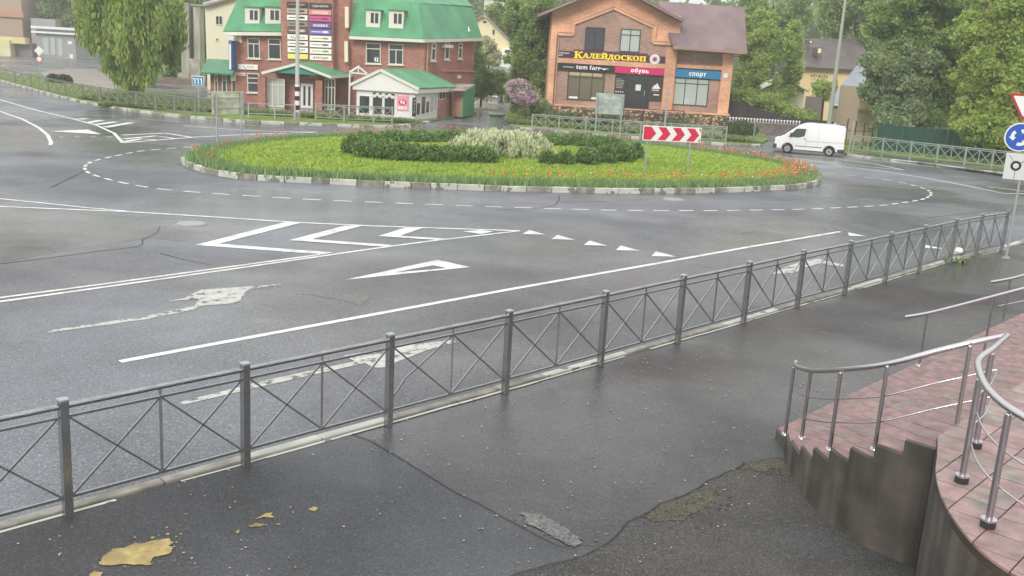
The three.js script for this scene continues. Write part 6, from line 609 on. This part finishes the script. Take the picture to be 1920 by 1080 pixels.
// weeping tree at left: hanging curtains of foliage
tree('weeping_tree', 'large weeping tree with hanging foliage beside the far left road', [-30.99,-78.13], [[-31.761,6.795,-80,3.2,2.667], [-34.142,5.414,-80,1.422,2.044], [-30.243,5.717,-80,1.244,2.4], [-31.663,4.28,-79,2.107,2.107], [-32.552,3.397,-79,1.053,1.492], [-30.708,3.335,-79,1.141,1.58], dz([-32.027,5.325,-80,2.222,2.889], -3), [-31.442,1.952,-79,0.966,1.053], [-32.349,8.41,-80,3.378,2.222], [-34.773,6.833,-80,1.511,1.6], [-35.486,5.339,-80,0.889,1.156]], 5600, { geo: clumpW, mat: greenB, tone: tone(.6), r: .28, opt: { droop: .35, sc: [.8, 1.4], sub: 26 } });
tree('broadleaf_tree', 'dark tree behind the weeping tree at its right', [[-42.729,0.005,-118][0], -118], [[-42.586,5.624,-118,1.967,3.278], [-42.408,2.532,-118,1.442,2.95], [-42.905,8.059,-118,2.622,2.622], [-42.204,0.35,-118,1.049,1.311]], 2600, { mat: greenD, group: 'trees beyond the far road' });
tree('broadleaf_tree', 'slim tree hanging over the gap between stele and cream building', [[-37.562,0.337,-116][0], -116], [[-37.565,4.025,-116,0.451,1.933], [-37.582,6.755,-116,0.387,1.933], [-37.663,1.874,-116,0.516,0.773]], 420, { mat: greenD, r: .1, group: 'trees beyond the far road' });
tree('broadleaf_tree', 'broad tree above the far left shop, left one', [[-107.872,1.369,-215][0], -215], [[-108.54,9.755,-215,4.061,3.822], [-104.537,8.866,-215,3.583,3.106], [-106.027,13.222,-215,4.778,3.583]], 1500, { geo: clumpF, group: 'trees beyond the far road', r: .4 });
tree('broadleaf_tree', 'broad tree above the far left shop, right one', [[-93.916,2.025,-205][0], -205], [[-95.215,9.449,-205,3.872,3.872], [-91.636,8.055,-205,3.189,3.872], [-93.351,13.78,-205,5.011,3.417], [-91.077,3.265,-205,2.278,2.847]], 1800, { geo: clumpF, group: 'trees beyond the far road', r: .4 });
tree('broadleaf_tree', 'dark tree filling the sky between weeping tree and stele', [[-49.067,-0.576,-130][0], -130], [[-48.072,9.708,-130,3.611,3.25], [-45.612,10.514,-130,2.456,2.889], [-50.911,8.207,-130,2.889,4.333], [-55.063,9.316,-130,3.611,4.333]], 2600, { geo: clumpB, mat: greenD, group: 'trees beyond the far road', r: .35 });
{ const c1 = [-46.233,0.259,-96,0.48,0.373], c2 = [-44.714,0.262,-95,0.633,0.422]; for (const [c, l] of [[c1, 'smaller clipped dark bush beside the far left path'], [c2, 'larger clipped dark bush beside the far left path']]) { const g = top('clipped_bush', l, 'bush', 'clipped bushes by the far left path', [c[0], 0, c[2]]); part(g, 'stems', bar([0, 0, 0], [0, c[1], 0], .05, 6), M.trunk); crownInst(g, 'foliage', sprayYew, leafMat([.07, .095, .045]), [[0, c[1], 0, c[3], c[4], c[3]]], 700, 77, yewTone, { shell: .75, sc: [1, 1.6] }); } }
// centre gap
tree('broadleaf_tree', 'tall green tree left of the orange shop', [[0.976,1.218,-93][0], -93], [[0.627,6.852,-93,1.55,3.1], [0.024,4.379,-93,1.757,2.325], [1.005,8.802,-93,1.447,2.325], [1.474,2.984,-93,1.033,2.067], [-0.713,8.264,-94,1.253,2.089]], 3400, { group: 'trees beyond the far road' });
tree('broadleaf_tree', 'large tree behind the yellow gabled house', [[-0.709,4.23,-138][0], -138], [[-1.846,11.003,-138,3.373,3.067], [0.623,12.914,-138,3.067,3.067], [-3.669,10.545,-138,1.993,1.917]], 1500, { geo: clumpB, mat: green, group: 'trees beyond the far road' });
tree('broadleaf_tree', 'small green tree at the back corner of the brick building', [[-4.16,0.776,-97][0], -97], [[-4.354,2.578,-97,1.078,1.724], [-4.834,4.86,-97,0.539,1.617], [-3.025,2.396,-97,1.186,1.078]], 1300, { group: 'trees beyond the far road', r: .12 });
tree('blossom_tree', 'small white blossoming tree before the yellow gabled house', [[-4.116,2.318,-112][0], -112], [[-4.463,5.552,-112,0.747,1.12], [-3.638,4.834,-112,0.747,0.747], [-4.266,6.443,-112,0.56,0.56]], 520, { geo: clumpA, mat: leafMat([.75, .73, .55]), tone: (c, r) => { const k = .7 + r() * .4; if (r() < .3) c.setRGB(k * .35, k * .45, k * .2); else c.setRGB(k, k, k * .9); }, r: .1 });
{ const b = [0.284,-77.807]; tree('lilac_bush', 'pink lilac bush in bloom left of the orange shop', b, [[-0.287,2.268,-80,1.244,0.889], [0.415,1.471,-79.5,1.413,0.972], [1.104,0.869,-79.5,1.06,0.795]], 1300, { cat: 'bush', r: .06, tone: tone(.5), opt: { shell: .5, sc: [.5, .9] } }); const g = scene.children[scene.children.length - 1]; const L = [[-0.423,2.453,-79.2,1.1,0.748], [0.176,1.831,-78.6,1.179,0.611], [1.644,1.137,-79,0.439,0.527]].map(l => [l[0] - b[0], l[1], l[2] - b[1], l[3], l[4], l[3]]); crownInst(g, 'blossom', spray(10, .16, .08, .09, 131), leafMat([.66, .47, .55]), L, 520, 5, (c, r) => { const k = .7 + r() * .5; c.setRGB(k, k * (.85 + r() * .3), k); }, { shell: .7 }); }
{ const spec = [[[3.544,0.268,-77.5,1.119,0.431], 'low green bush before the stone plinth at its left'], [[6.634,-0.067,-77,1.283,0.471], 'low dark bush behind the blue grey sign board'], [[11.993,-0.188,-76,1.098,0.38], 'low green bush before the stone plinth at its right'], [[17.066,0.394,-76,1.267,0.549], 'clipped hedge block on the grass right of the shop']]; for (const [c, l] of spec) { const g = top('low_bush', l, 'bush', 'bushes before the orange shop', [c[0], .02, c[2]]); part(g, 'stems', merge([-1, 0, 1].map(k => bar([k * c[3] * .4, 0, 0], [k * c[3] * .5, c[1], 0], .03, 5))), M.trunk); crownInst(g, 'foliage', spray(9, .2, .07, .12, 33), leafMat([.12, .18, .05]), [[0, Math.max(.25, c[1]), 0, c[3], c[4], .6]], 700, Math.round(c[0] * 10) + 400, yewTone, { shell: .6 }); } }
// right of the shop
tree('broadleaf_tree', 'light green tree just right of the orange shop', [[22.745,1.325,-96][0], -96], [[22.037,6.127,-96,1.92,2.933], [22.666,4.147,-95.5,1.592,2.388], [21.762,3.066,-96,1.387,1.867], [23.873,7.236,-96,1.813,2.133], [22.909,8.709,-97,2.156,1.886]], 2700, { mat: greenB, group: 'trees beyond the far road', opt: { sc: [.7, 1.2], sub: 15 } });
tree('broadleaf_tree', 'thin leafed tree before the peach house', [[26.672,1.455,-98][0], -98], [[26.235,5.857,-98,1.524,2.45], [24.804,2.435,-97,1.078,0.754], [26.37,8.17,-98,1.307,1.633]], 900, { mat: greenB, group: 'trees beyond the far road', opt: { sub: 11 } });
tree('broadleaf_tree', 'small tree between peach house and street pole', [[28.181,2.568,-92][0], -92], [[27.892,3.63,-92,1.124,0.818]], 130, { mat: greenB, r: .12, group: 'trees beyond the far road', opt: { shell: .3 } });
tree('shrub_row', 'loose green bushes behind the dark sheet fence', [[22.832,1.185,-89][0], -89], [[20.255,2.47,-89,1.483,0.791], [22.237,2.107,-89,1.681,0.742], [24.498,1.24,-88,1.662,0.44]], 1300, { cat: 'bush', r: .06, mat: greenB });
tree('grey_leafed_tree', 'grey green tree hanging over the metal roofed house', [[27.002,1.357,-72][0], -72], [[26.612,4.802,-72,1.6,2], [27.362,2.974,-71,1.578,1.972], [26.306,5.92,-73,1.379,1.054], [27.984,5.261,-72,1.76,2.4], [27.396,1.48,-70.5,1.802,1.097]], 3000, { mat: greenG, tone: tone(.6), r: .22 });
tree('broadleaf_tree', 'tall leaning tree in the middle of the right hand group', [[30.68,0.632,-73][0], -73], [[29.849,8.403,-73,2.839,2.433], [28.784,6.444,-73,2.028,2.433], [31.261,5.447,-72,2,2.4], [29.484,3.073,-71.5,1.827,1.986], [30.035,11.098,-74,3.7,2.056], [27.592,9.069,-74,2.056,2.056]], 5200, { group: 'trees on the right', r: .3 });
tree('broadleaf_tree', 'yellow green tree at the right edge behind the green fence', [[30.649,1.226,-62][0], -62], [[29.46,6.126,-62,2.067,2.756], [30.356,3.922,-61,1.694,2.033], [28.909,3.468,-62,1.516,1.722], [29.819,8.761,-63,2.45,2.1], [31.269,7.2,-62,1.722,3.1], [29.083,2.244,-60.5,1.681,0.739]], 6200, { mat: leafMat([.35, .46, .09]), group: 'trees on the right', r: .26 });
tree('broadleaf_tree', 'dark tree behind the right hand trees', [[39.015,1.25,-84][0], -84], [[38.13,9.19,-84,3.733,3.267], [36.481,5.602,-83,2.767,2.767], [38.445,12.716,-85,4.25,2.361], [41.257,6.744,-84,2.8,2.8]], 3600, { mat: greenD, group: 'trees on the right', r: .3 });
tree('broadleaf_tree', 'tall tree left of the right hand group above the peach house', [[40.235,2.789,-120][0], -120], [[38.938,12.137,-120,3.333,3.333], [41.048,10.342,-118,2.884,3.278], [39.78,15.248,-120,4,2.667], [37.399,14.014,-122,2.44,3.389]], 2400, { geo: clumpB, group: 'trees on the right', r: .3 });
tree('broadleaf_tree', 'pale distant tree above the brown shop roof', [[33.237,4.782,-132][0], -132], [[32.028,11.944,-132,3.227,2.933], [34.356,13.093,-132,2.64,3.3], [30.042,13.865,-132,2.493,2.567]], 1500, { geo: clumpB, mat: greenFar, group: 'trees on the right', r: .3 });
// wood that closes the view far behind: one mass
{ const r = rng(909), m = new THREE.Matrix4(), q = new THREE.Quaternion(), e = new THREE.Euler(), c = new THREE.Color(), N = 9000, im = new THREE.InstancedMesh(clumpF, greenFar, N); const crowns = []; for (let i = 0; i < 120; i++) { const a = -.62 + 1.24 * i / 119, d = 235 + r() * 40; crowns.push([Math.sin(a) * d, 12 + r() * 8, -Math.cos(a) * d, 6 + r() * 3]); } for (let i = 0; i < N; i++) { const k = crowns[Math.floor(r() * crowns.length)], t = r() * 6.28, y = r() * k[1] * 1.35 , w = k[3] * (y > k[1] ? Math.max(.15, 1 - (y - k[1]) / (k[1] * .4)) : .9); q.setFromEuler(e.set(r() * 3, r() * 6, r() * 3)); const s = 1.3 + r() * 1.3; m.compose(V(k[0] + Math.cos(t) * w * Math.sqrt(r()), y, k[2] + Math.sin(t) * w * Math.sqrt(r())), q, V(s, s, s)); im.setMatrixAt(i, m); const v = .6 + r() * .5; c.setRGB(v, v * 1.02, v * .9); im.setColorAt(i, c); } im.name = 'distant_wood'; shade(im); scene.add(im); tag(im, 'distant wood closing the view behind the houses', null, null, 'stuff'); }
{ // taller grass of the far verges
  const r = rng(515), q = new THREE.Quaternion(), e = new THREE.Euler(); const seg = (A, B, w) => m => { const t = r(), s = r() * w, x = A[0] + (B[0] - A[0]) * t, z = A[1] + (B[1] - A[1]) * t; q.setFromEuler(e.set(0, r() * 6.28, 0)); const k = .8 + r() * .8; m.compose(V(x + (r() - .5), .02, z - s), q, V(k * 2, k, k * 2)); }; const gc = c => { const k = .7 + r() * .5; c.setRGB(k * (.9 + r() * .3), k, k * .8); }; const gg = tuft(12, .2, .04, 19, .8), gm = leafMat([.19, .27, .055]);
  scatter('grass', 'rough grass strip along the far left kerb', gg, gm, 4500, seg([-28.495,-66.178], [-7.583,-66.47], 2.2), gc);
  scatter('grass', 'rough grass before the orange shop', gg, gm, 4200, seg([-0.717,-72.819], [15.908,-67.124], 3), gc);
  scatter('grass', 'rough grass below the weeping tree', gg, gm, 4500, seg([-32.544,-72.388], [-22.603,-68.763], 7), gc);
}
scene.fog = new THREE.FogExp2(0xe6eae4, .0011);
scene.traverse(o => { if (o.isMesh) { o.castShadow = true; o.receiveShadow = true; } });
renderer.render(scene, camera);
